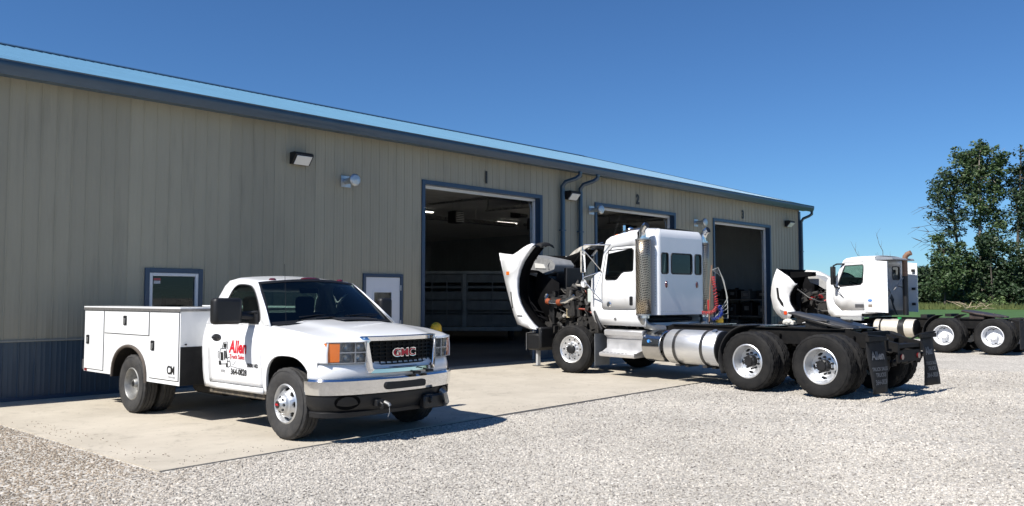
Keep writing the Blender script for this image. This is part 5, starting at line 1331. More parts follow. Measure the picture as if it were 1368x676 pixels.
# steps, flap, tanks
for s in (-1, 1):
    m = MB()
    pr = [(.60, .42), (1.12, .40), (1.14, .43), (1.14, .48), (1.04, .50), (.985, .58), (.985, .78), (1.00, .80), (1.06, .84), (1.07, .93), (1.03, .955), (.60, .955)]
    a_ = [(-.80 if z < .55 else -.88, s * y, z) for y, z in pr]; b_ = [(-1.74 if z < .55 else -1.90, s * y, z) for y, z in pr]; n_ = len(pr)
    m.add(a_ + b_, [(i, (i + 1) % n_, n_ + (i + 1) % n_, n_ + i) for i in range(n_)] + [tuple(range(n_)), tuple(range(2 * n_ - 1, n_ - 1, -1))])
    stp = m.build('side_step', mat('step_alloy', (.70, .70, .71), .38, metal=.75, var=.12, vscale=5, rvar=.2), T1, bevel=.008)
    for k in range(9):
        m = MB(); m.box(-.90 - k * .1, -.95 - k * .1, min(s * 1.06, s * 1.13), max(s * 1.06, s * 1.13), .482, .490); m.build('tread_strip', steel_dull, stp)
    m = MB(); m.box(-.71, -.695, min(s * .72, s * 1.16), max(s * .72, s * 1.16), .20, .86); m.build('splash_guard', mat('grey_flap', (.16, .17, .18), .5, var=.3), T1)
    m = MB(); m.tube([(-.58, s * 1.02, 1.32), (-.68, s * 1.06, 1.15), (-.80, s * 1.05, .94)], .035, 8); m.build('fender_stay', black_metal, T1)
    # polished canister then fuel tank
    m = MB(); m.lathe([(1e-4, 0), (.28, 0), (.31, .02), (.31, .44), (.28, .46), (1e-4, .46)], (-1.90, s * .80, .665), (-1, 0, 0), 40); m.build('emission_canister', mat('canister_alloy', (.52, .52, .52), .18, metal=1., var=.15, vscale=5), T1)
    m = MB(); m.cyl((-2.10, s * 1.10, .76), (-2.10, s * 1.125, .76), .03, n=12); m.build('blue_cap', mat('blue_cap', (.05, .25, .65), .4), T1)
    m = MB(); m.lathe([(1e-4, 0), (.29, 0), (.31, .015), (.325, .04), (.325, 1.16), (.31, 1.185), (.29, 1.20), (1e-4, 1.19)], (-2.44, s * .80, .67), (-1, 0, 0), 48)
    tk = m.build('fuel_tank', tank_alloy, T1)
    m = MB(); m.lathe([(.326, 0), (.318, .02), (.30, .03), (1e-4, .034)], (-3.62, s * .80, .67), (-1, 0, 0), 48); m.lathe([(.29, 0), (.295, .03), (1e-4, .03)], (-2.41, s * .80, .67), (-1, 0, 0), 40); m.build('tank_end', black_plastic, tk)  # rear tank end black: its shade is put into the colour
    m = MB()
    for x in (-2.68, -3.30): m.lathe([(.326, 0), (.334, 0), (.334, .06), (.326, .06)], (x, s * .80, .67), (-1, 0, 0), 48); m.box(x - .07, x + .01, min(s * .40, s * .72), max(s * .40, s * .72), .28, .36); m.box(x - .08, x + .02, min(s * .70, s * 1.0), max(s * .70, s * 1.0), .315, .35)
    m.build('tank_strap', mat('strap_steel', (.10, .10, .10), .3, metal=.8), tk)
    m = MB(); m.cyl((-3.52, s * .92, .95), (-3.52, s * .95, 1.0), .055, n=16); m.build('filler_cap', chrome_soft, tk)
    # quarter fender of black rubber in front of the drive wheels
    m = MB(); m.grid([[(-W0 + .60 * math.sin(R(q)), s * y, .52 + .60 * math.cos(R(q))) for y in (.64, .8, 1.0, 1.18)] for q in range(8, 118, 6)]); m.build('quarter_fender', rubber_dark, T1, solid=.02)
    m = MB(); m.box(-3.98, -3.84, min(s * .46, s * 1.0), max(s * .46, s * 1.0), .86, .90); m.build('fender_bracket', frame_black, T1)
    # mud flap, hanger and its lettering
    m = MB(); rows = []
    y0, y1 = (.66, 1.20)
    for z in lin(.13, .98, 8): rows.append([(-6.50 - .05 * ((.98 - z) / .85) ** 2 * (1 if True else 0) + .03 * math.sin(z * 5 + yy * 3), s * (yy + .02 * (1 - z)), z) for yy in lin(y0, y1, 5)])
    m.grid(rows); fl = m.build('mud_flap', rubber_dark, T1, solid=.008)
    X_ = (0, -1, 0)
    for tx, sz, z, bo_ in (('Allen', .17, .70, .006), ('TRUCK SALES', .075, .50, .002), ('TRUCKS', .085, .41, .002), ('364-0828', .105, .30, .003)):
        text(tx, sz, letter_white, fl, (-6.56, s * .93, z), X=X_, Y=(0, 0, 1), bold=bo_, name='flap_lettering', fn=lambda p: Vector((-6.516 - .05 * ((.98 - p.z) / .85) ** 2 + .03 * math.sin(p.z * 5 + abs(p.y) * 3), p.y, p.z)))
    m = MB(); m.tube([(-6.45, s * .44, .92), (-6.47, s * .7, .99), (-6.50, s * 1.22, 1.02)], .018, 8); m.box(-6.53, -6.47, min(s * .64, s * 1.22), max(s * .64, s * 1.22), .93, 1.0); m.build('flap_hanger', frame_black, T1)
# tail lamps and deck plates, fifth wheel
for y in (-.30, .30):
    m = MB(); m.cyl((-6.60, y, .66), (-6.625, y, .66), .045, n=16); m.build('tail_lamp', dark_red_lens, T1)
m = MB(); m.box(-6.60, -6.57, -.42, .42, .58, .76); m.box(-6.60, -6.4, -.40, .40, .80, .86); m.build('tail_panel', frame_black, T1)
m = MB()
fw = [(-.52, 1.23), (-.50, 1.27), (.25, 1.27), (.55, 1.10), (.52, 1.07), (.2, 1.20), (-.48, 1.20)]
cx = -W0 - .88
pl = [(.50, -.16), (.42, -.45), (.10, -.52), (-.35, -.50), (-.62, -.30), (-.62, -.10), (-.28, -.06), (-.28, .06), (-.62, .10), (-.62, .30), (-.35, .50), (.10, .52), (.42, .45), (.50, .16)]
n_ = len(pl); z_ = lambda x: 1.22 + .13 * (x / .6)
m.add([(cx + x, y, z_(x)) for x, y in pl] + [(cx + x, y, z_(x) - .05) for x, y in pl], [tuple(range(n_)), tuple(range(2 * n_ - 1, n_ - 1, -1))] + [(i, (i + 1) % n_, n_ + (i + 1) % n_, n_ + i) for i in range(n_)])
m.box(cx - .2, cx + .2, -.46, -.36, 1.06, 1.22); m.box(cx - .2, cx + .2, .36, .46, 1.06, 1.22); m.box(cx - .65, cx + .55, -.44, .44, 1.075, 1.10)
m.build('fifth_wheel', mat('greasy_steel', (.05, .048, .046), .38, metal=.6, var=.5, vscale=9), T1, bevel=.01)
m = MB(); m.grid([[(cx + .55 - k * .22, y, 1.35 - .05 * k - .03 * abs(y)) for y in (.05, .2, .42)] for k in range(6)]); m.build('rubber_sheet', mat('dark_tarp', (.04, .04, .042), .6, bump=.6, bscale=8), T1, solid=.03)
m = MB(); m.box(-3.1, -2.5, -.36, .36, 1.085, 1.10); m.box(-4.2, -3.5, -.36, .36, 1.085, 1.10); m.build('deck_plate', chrome_soft, T1)
m = MB(); m.lathe([(1e-4, 0), (.05, .0), (.06, .10), (.045, .2), (1e-4, .22)], (-4.55, .30, 1.16), (-1, .5, .15), 12); m.box(-4.78, -4.62, .26, .40, 1.12, 1.20); rg_ = m.build('shop_rag', mat('rag_cloth', (.62, .60, .54), .9, bump=.6, bscale=30), None, bevel=.02)
rg_.matrix_world = Matrix.Translation((2.139, 18.283, 0)) @ Matrix.Rotation(R(130.6), 4, 'Z'); tag(rg_, 'crumpled off white shop rag lying on the frame of the nearer semi', 'rag')
# air lines on a pogo stick
m = MB(); m.tube([(-2.72, .0, 1.1), (-2.75, .0, 1.8), (-2.80, 0, 2.25)], .014, 8); m.build('hose_pole', rust_stack, T1)
def coil(m, P, r, tr, turns, n=12):
    P = [Vector(p) for p in P]; L = []; tot = turns * n
    for i in range(tot + 1):
        t = i / tot * (len(P) - 1); k = min(int(t), len(P) - 2); f_ = t - k; c = P[k].lerp(P[k + 1], f_); dv = (P[k + 1] - P[k]).normalized()
        u_ = dv.cross(Vector((.3, 1, .1))).normalized(); w_ = dv.cross(u_); a = 2 * math.pi * i / n; L.append(c + (u_ * math.cos(a) + w_ * math.sin(a)) * r)
    m.tube(L, tr, 5)
m = MB(); coil(m, [(-2.86, .06, 2.02), (-2.88, .05, 1.85), (-2.90, .03, 1.6), (-2.92, .03, 1.42), (-2.88, .08, 1.32), (-2.80, .16, 1.29), (-2.72, .24, 1.31)], .036, .008, 24); m.box(-2.735, -2.705, -.0, .03, 1.36, 1.56)
m.build('red_air_line', red_hose, T1)
m = MB(); coil(m, [(-2.90, -.08, 1.45), (-2.94, -.10, 1.32), (-2.92, -.04, 1.22), (-2.82, .05, 1.18)], .04, .008, 12); m.build('blue_air_line', blue_hose, T1)
m = MB()
for k in range(5):
    r_ = random.Random(k); m.tube([(-2.8, 0, 2.15), (-2.86, -.12 - .04 * k, 2.2 - .05 * k), (-2.92, -.22 - .03 * k, 1.95 - .1 * k), (-2.95, -.30, 1.6 - .1 * k), (-2.8, -.1 + .05 * k, 1.2)], .007, 5)
m.build('electric_cable', mat('pale_cable', (.35, .36, .34), .5), T1)
# tipped hood --------------------------------------------------------
A1 = [(2.47, 2.67), (1.98, 2.61), (1.80, 2.68), (1.63, 2.76), (1.47, 2.815), (1.32, 2.84)]
arcI = [(1.32, 2.77), (1.50, 2.62), (1.67, 2.45), (1.80, 2.25), (1.87, 2.05), (1.885, 1.85), (1.86, 1.65), (1.78, 1.46), (1.66, 1.30), (1.50, 1.14), (1.33, 1.00), (1.18, .92)]
lowp = [(1.15, .885), (1.40, .90), (1.72, .975), (1.80, .99)]; frontp = [(1.92, 1.2), (2.10, 1.6), (2.27, 2.05), (2.40, 2.45)]
def hood_open(T, up, arcI, low, front, Yo, inner_y, white, name='tipped_hood', dx=0, belly=.22):
    m = MB(); full = up + arcI + low + front
    for s in (-1, 1): m.holed(full, [], lambda a, b, s=s: (a, s * (Yo - .04 * max(0, (b - 2.2))), b))
    ed = front[::-1] + [up[0]]
    ed = low[-1:] + front + [up[0]]
    # hood top sheet (now facing forward), crowned
    m.grid([[(x + belly * (1 - (j / 8) ** 2) ** .8, j / 8 * Yo, z) for j in range(-8, 9)] for x, z in ed])
    # rolled lip on wheel-arch flare
    for s in (-1, 1): m.grid([[(x, s * Yo, z), (x - .012, s * (Yo - .05), z - .004), (x - .012, s * (Yo - .10), z)] for x, z in [up[-1]] + arcI])
    h = m.build(name, white, T, solid=.014, soff=0, fixn=False)
    m = MB()
    for s in (-1, 1):
        m.grid([[(x, s * (Yo - .012), z), (x + .0, s * (Yo - .12), z + .0), (x + .03, s * inner_y, z + .02)] for x, z in arcI])
        cx_ = sum(p[0] for p in full) / len(full); cz_ = sum(p[1] for p in full) / len(full)
        m.holed([(cx_ + (x - cx_) * .985, cz_ + (z - cz_) * .985) for x, z in full], [], lambda a, b, s=s: (a, s * (Yo - .025), b))
        # inner apron closing fender towards the engine
        pts = arcI + [(low[1][0] + .2, low[1][1] + .05)] + [(x - .04, z) for x, z in front[:3]] + [(up[0][0] - .1, up[0][1] - .12)]
        m.holed(pts, [], lambda a, b, s=s: (a, s * inner_y, b))
        m.holed(arcI[3:] + [(low[0][0] - .02, low[0][1] + .1), (up[-1][0] - .24, 1.3), (up[-1][0] - .24, 1.95)], [], lambda a, b, s=s: (a, s * .46, b))
    m.grid([[(x - .03 + (belly - .02) * (1 - (j / 8) ** 2) ** .8, j / 8 * (Yo - .03), z) for j in range(-8, 9)] for x, z in ed])
    m.build('hood_inside', hood_inner, h, solid=.01, soff=0, fixn=False)
    return h
H1 = hood_open(T1, A1, arcI, lowp, frontp, 1.10, .70, white_paint)
tag(H1, 'white hood tipped forward showing its black inside')
m = MB()   # black flare lining poking above the arch
m.grid([[(x - .02, y, z + dz) for y, dz in ((1.08, -.04), (1.0, .0), (.80, .03), (.66, -.02))] for x, z in [(1.34, 2.80), (1.22, 2.84), (1.10, 2.82), (1.05, 2.76)]])
m.grid([[(x - .02, -y, z + dz) for y, dz in ((1.08, -.04), (1.0, .0), (.80, .03), (.66, -.02))] for x, z in [(1.34, 2.80), (1.22, 2.84), (1.10, 2.82), (1.05, 2.76)]])
m.build('flare_lining', rubber_dark, H1, solid=.02)
m = MB(); m.prism(rrect(2.10, 2.20, 2.14, 2.22, .01), 1.10, 1.112, 'y'); m.prism(rrect(2.10, 2.20, 2.14, 2.22, .01), -1.112, -1.10, 'y'); m.build('side_marker', amber, H1)
m = MB(); m.prism([(2.02, 1.74), (2.05, 1.74), (1.985, 1.36), (1.955, 1.36)], 1.098, 1.113, 'y'); m.build('badge_strip', black_plastic, H1)
m = MB(); m.prism(rrect(1.62, 1.80, 1.17, 1.20, .008), 1.10, 1.112, 'y'); m.build('fender_badge', black_plastic, H1)
# the far fender's dirty moulded flare and the grey intake duct inside the hood
m = MB()
P = [(2.40, 2.40), (2.22, 2.60), (2.0, 2.74), (1.80, 2.82), (1.60, 2.87), (1.44, 2.86)]
m.grid([[(x + dx, y, z + dz) for y, dx, dz in ((-1.12, .02, .0), (-1.05, 0, .04), (-.90, -.06, .03), (-.78, -.16, -.08))] for x, z in P]); m.build('fender_flare', dirty_white, H1, solid=.02)
m = MB(); m.grid([[(x - .05, y, z) for y in (-1.08, -.80, -.55)] for x, z in arcI[1:8]]); m.grid([[(x, -.60, z) for z in (1.95, 2.45)] for x in (2.1, 1.60)]); m.build('splash_panel', hood_inner, H1, solid=.02)
m = MB()
m.prism([(2.42, 2.66), (1.52, 2.50), (1.40, 2.38), (1.46, 2.20), (1.72, 2.15), (1.95, 2.16), (2.0, 2.26), (2.42, 2.30)], -.35, .28, 'y')
dk = m.build('intake_duct', duct_grey, H1, bevel=.04, seg=3)
m = MB(); m.prism([(2.10, 2.44), (1.78, 2.40), (1.72, 2.30), (2.08, 2.32)], .281, .30, 'y'); m.build('duct_label', mat('duct_sticker', (.62, .62, .60), .4), dk)
m = MB(); m.cyl((2.05, .27, 2.56), (2.05, .30, 2.56), .02, n=8); m.tube([(1.60, .29, 2.44), (1.64, .31, 2.36), (1.6, .30, 2.28)], .014, 6); m.prism([(2.5, 2.22), (2.0, 2.13), (1.6, 2.02), (1.56, 2.08), (2.0, 2.20)], .0, .42, 'y'); m.build('duct_lip', duct_grey, dk, bevel=.01)
m = MB(); r_ = random.Random(4)
m.grid([[(1.95 - .09 * i + r_.uniform(-.02, .02), -.05 + r_.uniform(-.05, .05), 2.16 - .075 * j - .03 * i + r_.uniform(-.015, .015)) for j in range(6)] for i in range(6)]); m.build('heat_foil', mat('crumpled_foil', (.42, .39, .35), .35, metal=.55, bump=1., bscale=14, var=.3, vscale=15), H1, solid=.02)
m = MB(); m.box(1.10, 1.42, -.25, .25, 1.72, 2.18); m.box(1.02, 1.12, -.30, .28, 1.66, 2.30); m.build('air_box', black_plastic, H1, bevel=.03)
m = MB(); m.grid([[(x, y, z) for y in (.70, .2, -.3)] for x, z in ((2.2, 2.2), (2.05, 1.6), (1.85, 1.15), (1.5, .95))]); m.tube([(1.72, .68, 1.32), (1.35, .68, 1.26)], .012, 5); m.tube([(1.62, .68, 1.20), (1.3, .68, 1.12)], .012, 5); m.tube([(1.80, .68, 1.50), (1.30, .6, 1.0)], .014, 5); m.build('grille_back', hood_inner, H1, solid=.01)
# engine
m = MB(); m.box(-.35, .85, -.28, .28, .85, 1.55); m.box(-.30, .80, -.20, .20, 1.55, 1.72)
for k in range(6): m.box(-.25 + k * .18, -.12 + k * .18, -.24, .24, 1.68, 1.76)
clutter(m, -.4, 1.25, .18, .62, .85, 1.72, 110, 11, .8); clutter(m, -.4, 1.4, -.5, .3, 1.3, 1.9, 50, 12, .8); clutter(m, -.45, 1.2, .1, .55, .75, 1.5, 90, 14, .9)
m.build('engine', [grime, mat('engine_alloy', (.09, .085, .08), .5, metal=.6, var=.5, vscale=14), mat('engine_cable', (.035, .03, .025), .6)], T1)
m = MB(); m.box(1.15, 1.32, -.52, .55, .75, 1.70); m.box(1.10, 1.16, -.56, .60, .70, 1.76); m.lathe([(.30, 0), (.42, .02), (.44, .12), (.40, .14)], (1.0, 0, 1.2), (1, 0, 0), 28)
for k in range(7):
    a = 2 * math.pi * k / 7; m.obox((1.02, .20 * math.cos(a), 1.2 + .20 * math.sin(a)), (.04, .12, .34), Matrix.Rotation(a + math.pi / 2, 3, 'X'))
m.build('radiator', black_metal, T1)
m = MB(); m.tube([(1.36, .58, 1.66), (1.34, .64, 1.58), (1.24, .68, 1.52), (1.1, .68, 1.50), (.85, .68, 1.50), (.65, .66, 1.53), (.45, .60, 1.62)], .062, 16); pp = m.build('charge_pipe', chrome_soft, T1)
m = MB()
for a_, b_ in (((1.25, .675, 1.525), (1.14, .68, 1.505)), ((.90, .68, 1.50), (.78, .675, 1.51))): m.cyl(a_, b_, .070, n=18)
m.build('hose_sleeve', orange_clamp, pp)
m = MB()
for k in range(4): m.lathe([(.11, 0), (.155, .02), (.155, .07), (.11, .09)], (.16 - k * .10, .34, 1.76), (-1, .1, 0), 24)
m.cyl((.2, .34, 1.76), (-.45, .40, 1.76), .12, n=22); m.tube([(.2, .34, 1.76), (.35, .3, 1.74), (.5, .25, 1.62)], .09, 14); m.build('air_filter', black_plastic, T1)
m = MB(); m.box(-.46, -.20, .60, .86, 1.50, 1.80); m.cyl((-.34, .73, 1.80), (-.34, .73, 1.85), .05, n=14); m.build('coolant_bottle', mat('milky_plastic', (.50, .55, .52), .4, coat=.3), T1, bevel=.06, seg=3)
m = MB(); m.cyl((.62, .56, 1.16), (.62, .56, 1.34), .085, n=18); m.cyl((.62, .56, 1.34), (.62, .56, 1.37), .095, n=18); m.build('oil_filter', mat('cream_filter', (.50, .42, .27), .5), T1)
m = MB(); m.cyl((.9, .50, 1.10), (.9, .50, 1.22), .05, n=14); m.cyl((.78, .60, 1.18), (.74, .60, 1.22), .045, n=14); m.tube([(.2, .45, 1.86), (.5, .40, 1.88), (.9, .1, 1.9)], .03, 8); m.build('pipe_fitting', dirty_white, T1)
m = MB(); m.tube([(-.1, .55, 1.25), (.1, .6, 1.35), (.3, .6, 1.36)], .02, 6, m=0); m.tube([(.05, .3, 1.70), (.3, .38, 1.74), (.42, .2, 1.72)], .05, 8); m.build('red_hose', mat('dull_red_hose', (.25, .04, .02), .5), T1)
m = MB(); m.box(1.05, 1.50, -1.1, 1.1, .42, .80); m.box(1.0, 1.1, .7, 1.12, .45, .95); m.build('front_bumper', black_plastic, T1, bevel=.05)
m = MB(); m.tube([(1.52, 1.08, .42), (1.52, 1.08, .80), (1.20, 1.12, .84)], .008, 5); m.build('bumper_edge', steel_dull, T1)
m = MB()
for s in (-1, 1): m.box(1.0, 1.45, s * .42 - .06, s * .42 + .06, .6, .9)
m.build('front_bracket', frame_black, T1, bevel=.01)
# jack stand in front of the wheel (pale post seen below the bumper)
jk = thing('jack_stand', 'small pale jack stand beside the bay one jamb in front of the nearer semi', 'jack stand', (0.62, 19.35, 0), R(30))
m = MB(); m.prism([(-.10, -.10), (.10, -.10), (.10, .10), (-.10, .10)], 0, .02, 'z'); m.build('base', steel_dull, jk)
m = MB(); m.box(-.04, .04, -.04, .04, .02, .36); m.box(-.06, .06, -.03, .03, .36, .40); m.build('post', mat('pale_post', (.42, .43, .44), .5), jk, bevel=.004)

# ================================================================== tractor two
T2 = thing('semi_truck', 'white day cab semi tractor with red engine and tipped hood parked beyond the first', 'semi truck', (10.63, 28.27, 0), R(131))
W2 = 4.5; chassis(T2, W2, -6.55, .98)
for s in (-1, 1):
    semi_steer(T2, -.15, s * 1.06, s, wheel_white)
    for x in (-W2, -W2 - 1.32): semi_drive(T2, x, s * 1.09, s, wheel_white, white=True)
cab2_o = [(-.90, 2.24), (-.84, 2.14), (-.82, 1.55), (-.88, 1.14), (-1.0, .98), (-2.0, .985), (-2.0, 1.10), (-2.44, 1.12), (-2.44, 2.90), (-1.75, 2.90), (-1.50, 2.87), (-1.40, 2.80), (-1.18, 2.30)]
door2 = [(-1.44, 2.72), (-2.12, 2.74), (-2.16, 2.70), (-2.16, 1.20), (-1.35, 1.18), (-1.12, 1.40), (-1.06, 1.55), (-1.10, 2.22)]
win2 = [(-1.47, 2.64), (-2.04, 2.66), (-2.08, 2.62), (-2.05, 2.10), (-1.98, 2.03), (-1.30, 1.97), (-1.24, 2.02), (-1.26, 2.10)]
C2Y = lambda z: 1.06 - .06 * max(0, z - 1.9) ** 1.2
m = MB()
for s in (-1, 1): m.holed(cab2_o, [door2], lambda a, b, s=s: (a, s * C2Y(b), b))
m.grid([[(x, t * C2Y(z), z + .06 * (1 - abs(t) ** 3.5)) for t in lin(-1, 1, 18)] for x, z in ((-2.44, 2.90), (-1.75, 2.90), (-1.50, 2.87), (-1.40, 2.80))])
m.grid([[(x + .1 * (1 - t * t), t * C2Y(z), z) for t in lin(-1, 1, 12)] for x, z in ((-1.18, 2.30), (-.90, 2.24), (-.84, 2.14), (-.82, 1.55), (-.88, 1.14), (-1.0, .98))])
m.grid([[(x, t * 1.0, .99) for t in (-1, 1)] for x in (-1.27, -2.0)])
cab2 = m.build('cab', white_paint, T2, solid=.012, soff=0, fixn=False)
m = MB(); bw = rrect(-.62, .30, 2.18, 2.66, .05); bw2 = rrect(-.70, -.20, 2.2, 2.62, .05); bw1 = rrect(.20, .70, 2.2, 2.62, .05)
m.holed([(-1.02, 1.12), (1.02, 1.12), (1.0, 2.80), (.93, 2.92), (-.93, 2.92), (-1.0, 2.80)], [bw1, bw2], lambda a, b: (-2.44, a, b)); m.build('back_wall', mat('grey_cab_back', (.34, .36, .38), .5, var=.2, vscale=3), T2, solid=.012, soff=0, fixn=False)
for bb in (bw1, bw2):
    m = MB(); m.holed(bb, [], lambda a, b: (-2.435, a, b)); m.build('rear_window', glass_dark, T2)
    m = MB(); P = [(-2.448, a, b) for a, b in bb]; m.tube(P + [P[0]], .016, 6, caps=False); m.build('window_seal', black_plastic, T2)
m = MB(); m.prism([(-2.45, 2.80), (-2.45, 2.93), (-2.95, 2.86), (-2.98, 2.80)], -.62, .95, 'y'); m.build('roof_extender', mat('grey_extender', (.25, .27, .30), .5, var=.2), T2, bevel=.02)
for s in (-1, 1):
    m = MB(); m.prism([(-2.12, 1.17), (-2.12, 2.78), (-2.30, 2.80), (-2.86, 2.74), (-2.86, 1.14)], min(s * 1.075, s * 1.10), max(s * 1.075, s * 1.10), 'y'); fa2 = m.build('side_fairing', white_paint, T2, bevel=.008)
    m = MB()
    for x in (-2.30, -2.50, -2.70): m.cyl((x, s * 1.10, 1.72), (x, s * 1.106, 1.72), .012, n=8)
    for z in (1.4, 1.9, 2.5): m.box(-2.80, -2.70, min(s * 1.0, s * 1.075), max(s * 1.0, s * 1.075), z - .04, z + .04)
    m.build('fairing_bracket', black_metal, fa2)
    m = MB(); m.holed([((a + 1.65) * .985 - 1.65, (b - 2.0) * .99 + 2.0) for a, b in door2], [win2], lambda a, b, s=s: (a, s * (C2Y(b) + .004), b)); dr = m.build('door', white_paint, T2, solid=.01, soff=0, fixn=False)
    m = MB(); m.holed(win2, [], lambda a, b, s=s: (a, s * (C2Y(b) - .004), b)); m.build('side_window', glassmat('tinted_green_glass', (.50, .70, .66)), dr)
    m = MB(); P = [(a, s * (C2Y(b) + .007), b) for a, b in win2]; m.tube(P + [P[0]], .018, 6, caps=False); m.build('window_seal', black_plastic, dr)
    m = MB(); m.prism(rrect(-2.08, -1.80, 1.29, 1.40, .015), min(s * 1.06, s * 1.082), max(s * 1.06, s * 1.082), 'y'); m.build('handle', mat('grey_handle', (.07, .07, .075), .4), dr)
    m = MB(); m.lathe([(1e-4, .012), (.9, .010), (1, 0)], (0, 0, 0), (0, s, 0), 20); m.v = [(x * .075 - 2.30, y + s * 1.102, z * .045 + 1.52) for x, y, z in m.v]; m.build('badge', mat('blue_badge', (.10, .22, .50), .4), fa2)
    m = MB(); m.prism(rrect(-2.37, -2.24, 1.31, 1.40, .01), min(s * 1.1, s * 1.108), max(s * 1.1, s * 1.108), 'y'); m.build('vent', mat('vent_grey', (.22, .19, .16), .5), fa2)
    m = MB(); m.box(-1.24, -1.14, min(s * 1.18, s * 1.40), max(s * 1.18, s * 1.40), 2.02, 2.62); mr2 = m.build('mirror', black_plastic, T2, bevel=.03)
    m = MB(); m.tube([(-1.45, s * 1.02, 2.70), (-1.25, s * 1.15, 2.70), (-1.2, s * 1.28, 2.64), (-1.2, s * 1.28, 2.55)], .025, 8); m.tube([(-1.30, s * 1.05, 1.92), (-1.2, s * 1.2, 1.95), (-1.2, s * 1.28, 2.05)], .025, 8); m.tube([(-1.2, s * 1.25, 1.98), (-1.42, s * 1.07, 1.60)], .012, 6); m.build('mirror_arm', black_plastic, mr2)
    m = MB(); m.box(-2.0, -1.30, min(s * .9, s * 1.08), max(s * .9, s * 1.08), .88, .98); m.build('sill', mat('grey_sill', (.30, .31, .31), .5), T2, bevel=.01)
    m = MB(); m.box(-2.2, -1.25, min(s * .7, s * 1.12), max(s * .7, s * 1.12), .75, .79); m.box(-2.2, -1.25, min(s * .7, s * 1.05), max(s * .7, s * 1.05), .35, .74, 1); m.build('side_step', [chrome_soft, black_plastic], T2, bevel=.01)
    m = MB(); m.lathe([(1e-4, 0), (.25, 0), (.275, .02), (.28, .05), (.28, 1.2), (.265, 1.235), (1e-4, 1.24)], (-2.36, s * .82, .67), (-1, 0, 0), 40); tk = m.build('fuel_tank', tank_cream, T2)
    m = MB()
    for x, w_ in ((-2.55, .06), (-3.12, .19)): m.lathe([(.281, 0), (.288, 0), (.288, w_), (.281, w_)], (x, s * .82, .67), (-1, 0, 0), 40)
    m.build('tank_strap', black_metal, tk)
    m = MB(); m.lathe([(.272, 0), (.26, .03), (1e-4, .04)], (-3.58, s * .82, .67), (-1, 0, 0), 36); m.build('tank_end', rubber_dark, tk)
    m = MB(); m.cyl((-3.1, s * .85, .94), (-3.1, s * .85, 1.0), .06, n=14); m.build('filler_cap', green_paint, tk)
    m = MB(); m.grid([[(-W2 + .60 * math.sin(R(q)), s * y, .52 + .60 * math.cos(R(q))) for y in (.64, .8, 1.0, 1.18)] for q in range(20, 118, 6)]); m.box(-W2 + .45, -W2 + .62, min(s * .6, s * 1.2), max(s * .6, s * 1.2), 1.02, 1.10); m.build('quarter_fender', rubber_dark, T2, solid=.02)
    m = MB(); m.box(-6.52, -6.50, min(s * .62, s * 1.2), max(s * .62, s * 1.2), .18, .95); m.build('mud_flap', rubber_dark, T2)
m = MB(); m.grid([[(x + .09 * (1 - t * t), t * (C2Y(z) - .02), z) for t in lin(-1, 1, 12)] for x, z in ((-1.41, 2.78), (-1.30, 2.55), (-1.18, 2.30))]); m.build('windshield', glassmat('tinted_green_glass', (.50, .70, .66)), T2)
m = MB(); m.box(-2.35, -1.1, -.98, .98, 1.1, 1.2); m.box(-1.32, -1.0, -.9, .9, 1.55, 2.02); m.build('dashboard', interior_dark, T2, bevel=.03)
for s in (-1, 1):
    m = MB(); m.box(-2.25, -1.8, s * .5 - .25, s * .5 + .25, 1.5, 1.65); m.box(-2.33, -2.2, s * .5 - .24, s * .5 + .24, 1.6, 2.35); m.build('seat', interior_dark, T2, bevel=.05)
m = MB(); m.lathe([(.22 + .015 * math.cos(R(q)), .015 * math.sin(R(q))) for q in range(0, 360, 45)], (-1.55, .5, 2.02), (-.5, 0, .85), 24, close=True); m.bar((-1.55, .3, 2.02), (-1.55, .7, 2.02), .03, .03); m.build('steering_wheel', black_plastic, T2)
m = MB(); m.cyl((-2.88, -.12, 1.05), (-2.88, -.12, 2.30), .085, n=18, m=1); P = [(-2.88, -.12, 2.28), (-2.88, -.12, 2.80), (-2.90, -.12, 2.92), (-2.97, -.12, 3.0), (-3.08, -.12, 3.04)]; m.tube(P, .082, 16); m.build('exhaust_stack', [rust_stack, black_metal], T2)
m = MB(); m.bar((-2.46, -.5, 2.0), (-2.88, -.15, 1.9), .03, .03); m.tube([(-2.5, .55, 1.2), (-2.62, .4, 1.7), (-2.86, -.05, 2.25)], .016, 6); m.tube([(-2.5, .75, 1.5), (-2.56, .75, 1.6), (-2.56, .75, 2.1), (-2.5, .75, 2.2)], .014, 6); m.build('stack_brace', steel_dull, T2)
m = MB(); 
for k in range(5): m.tube([(-2.46, .35 - .05 * k, 1.75 + .04 * k), (-2.6, .30 - .05 * k, 1.55), (-2.62, .2, 1.3 + .03 * k), (-2.7, .1, 1.05)], .010, 5)
m.box(-2.62, -2.5, -.5, .5, 1.05, 1.2); m.build('air_hoses', black_plastic, T2)
pl2 = [(cx_, cy_) for cx_, cy_ in pl]; m = MB(); cx2 = -W2 - .66; z_ = lambda x: 1.16 + .10 * (x / .6)
m.add([(cx2 + x, y, z_(x)) for x, y in pl] + [(cx2 + x, y, z_(x) - .05) for x, y in pl], [tuple(range(n_ := len(pl))), tuple(range(2 * n_ - 1, n_ - 1, -1))] + [(i, (i + 1) % n_, n_ + (i + 1) % n_, n_ + i) for i in range(n_)])
m.box(cx2 - .2, cx2 + .2, -.46, -.36, .98, 1.14); m.box(cx2 - .2, cx2 + .2, .36, .46, .98, 1.14); m.build('fifth_wheel', mat('rusty_plate', (.09, .07, .06), .5, metal=.5, var=.5, vscale=9), T2, bevel=.01)
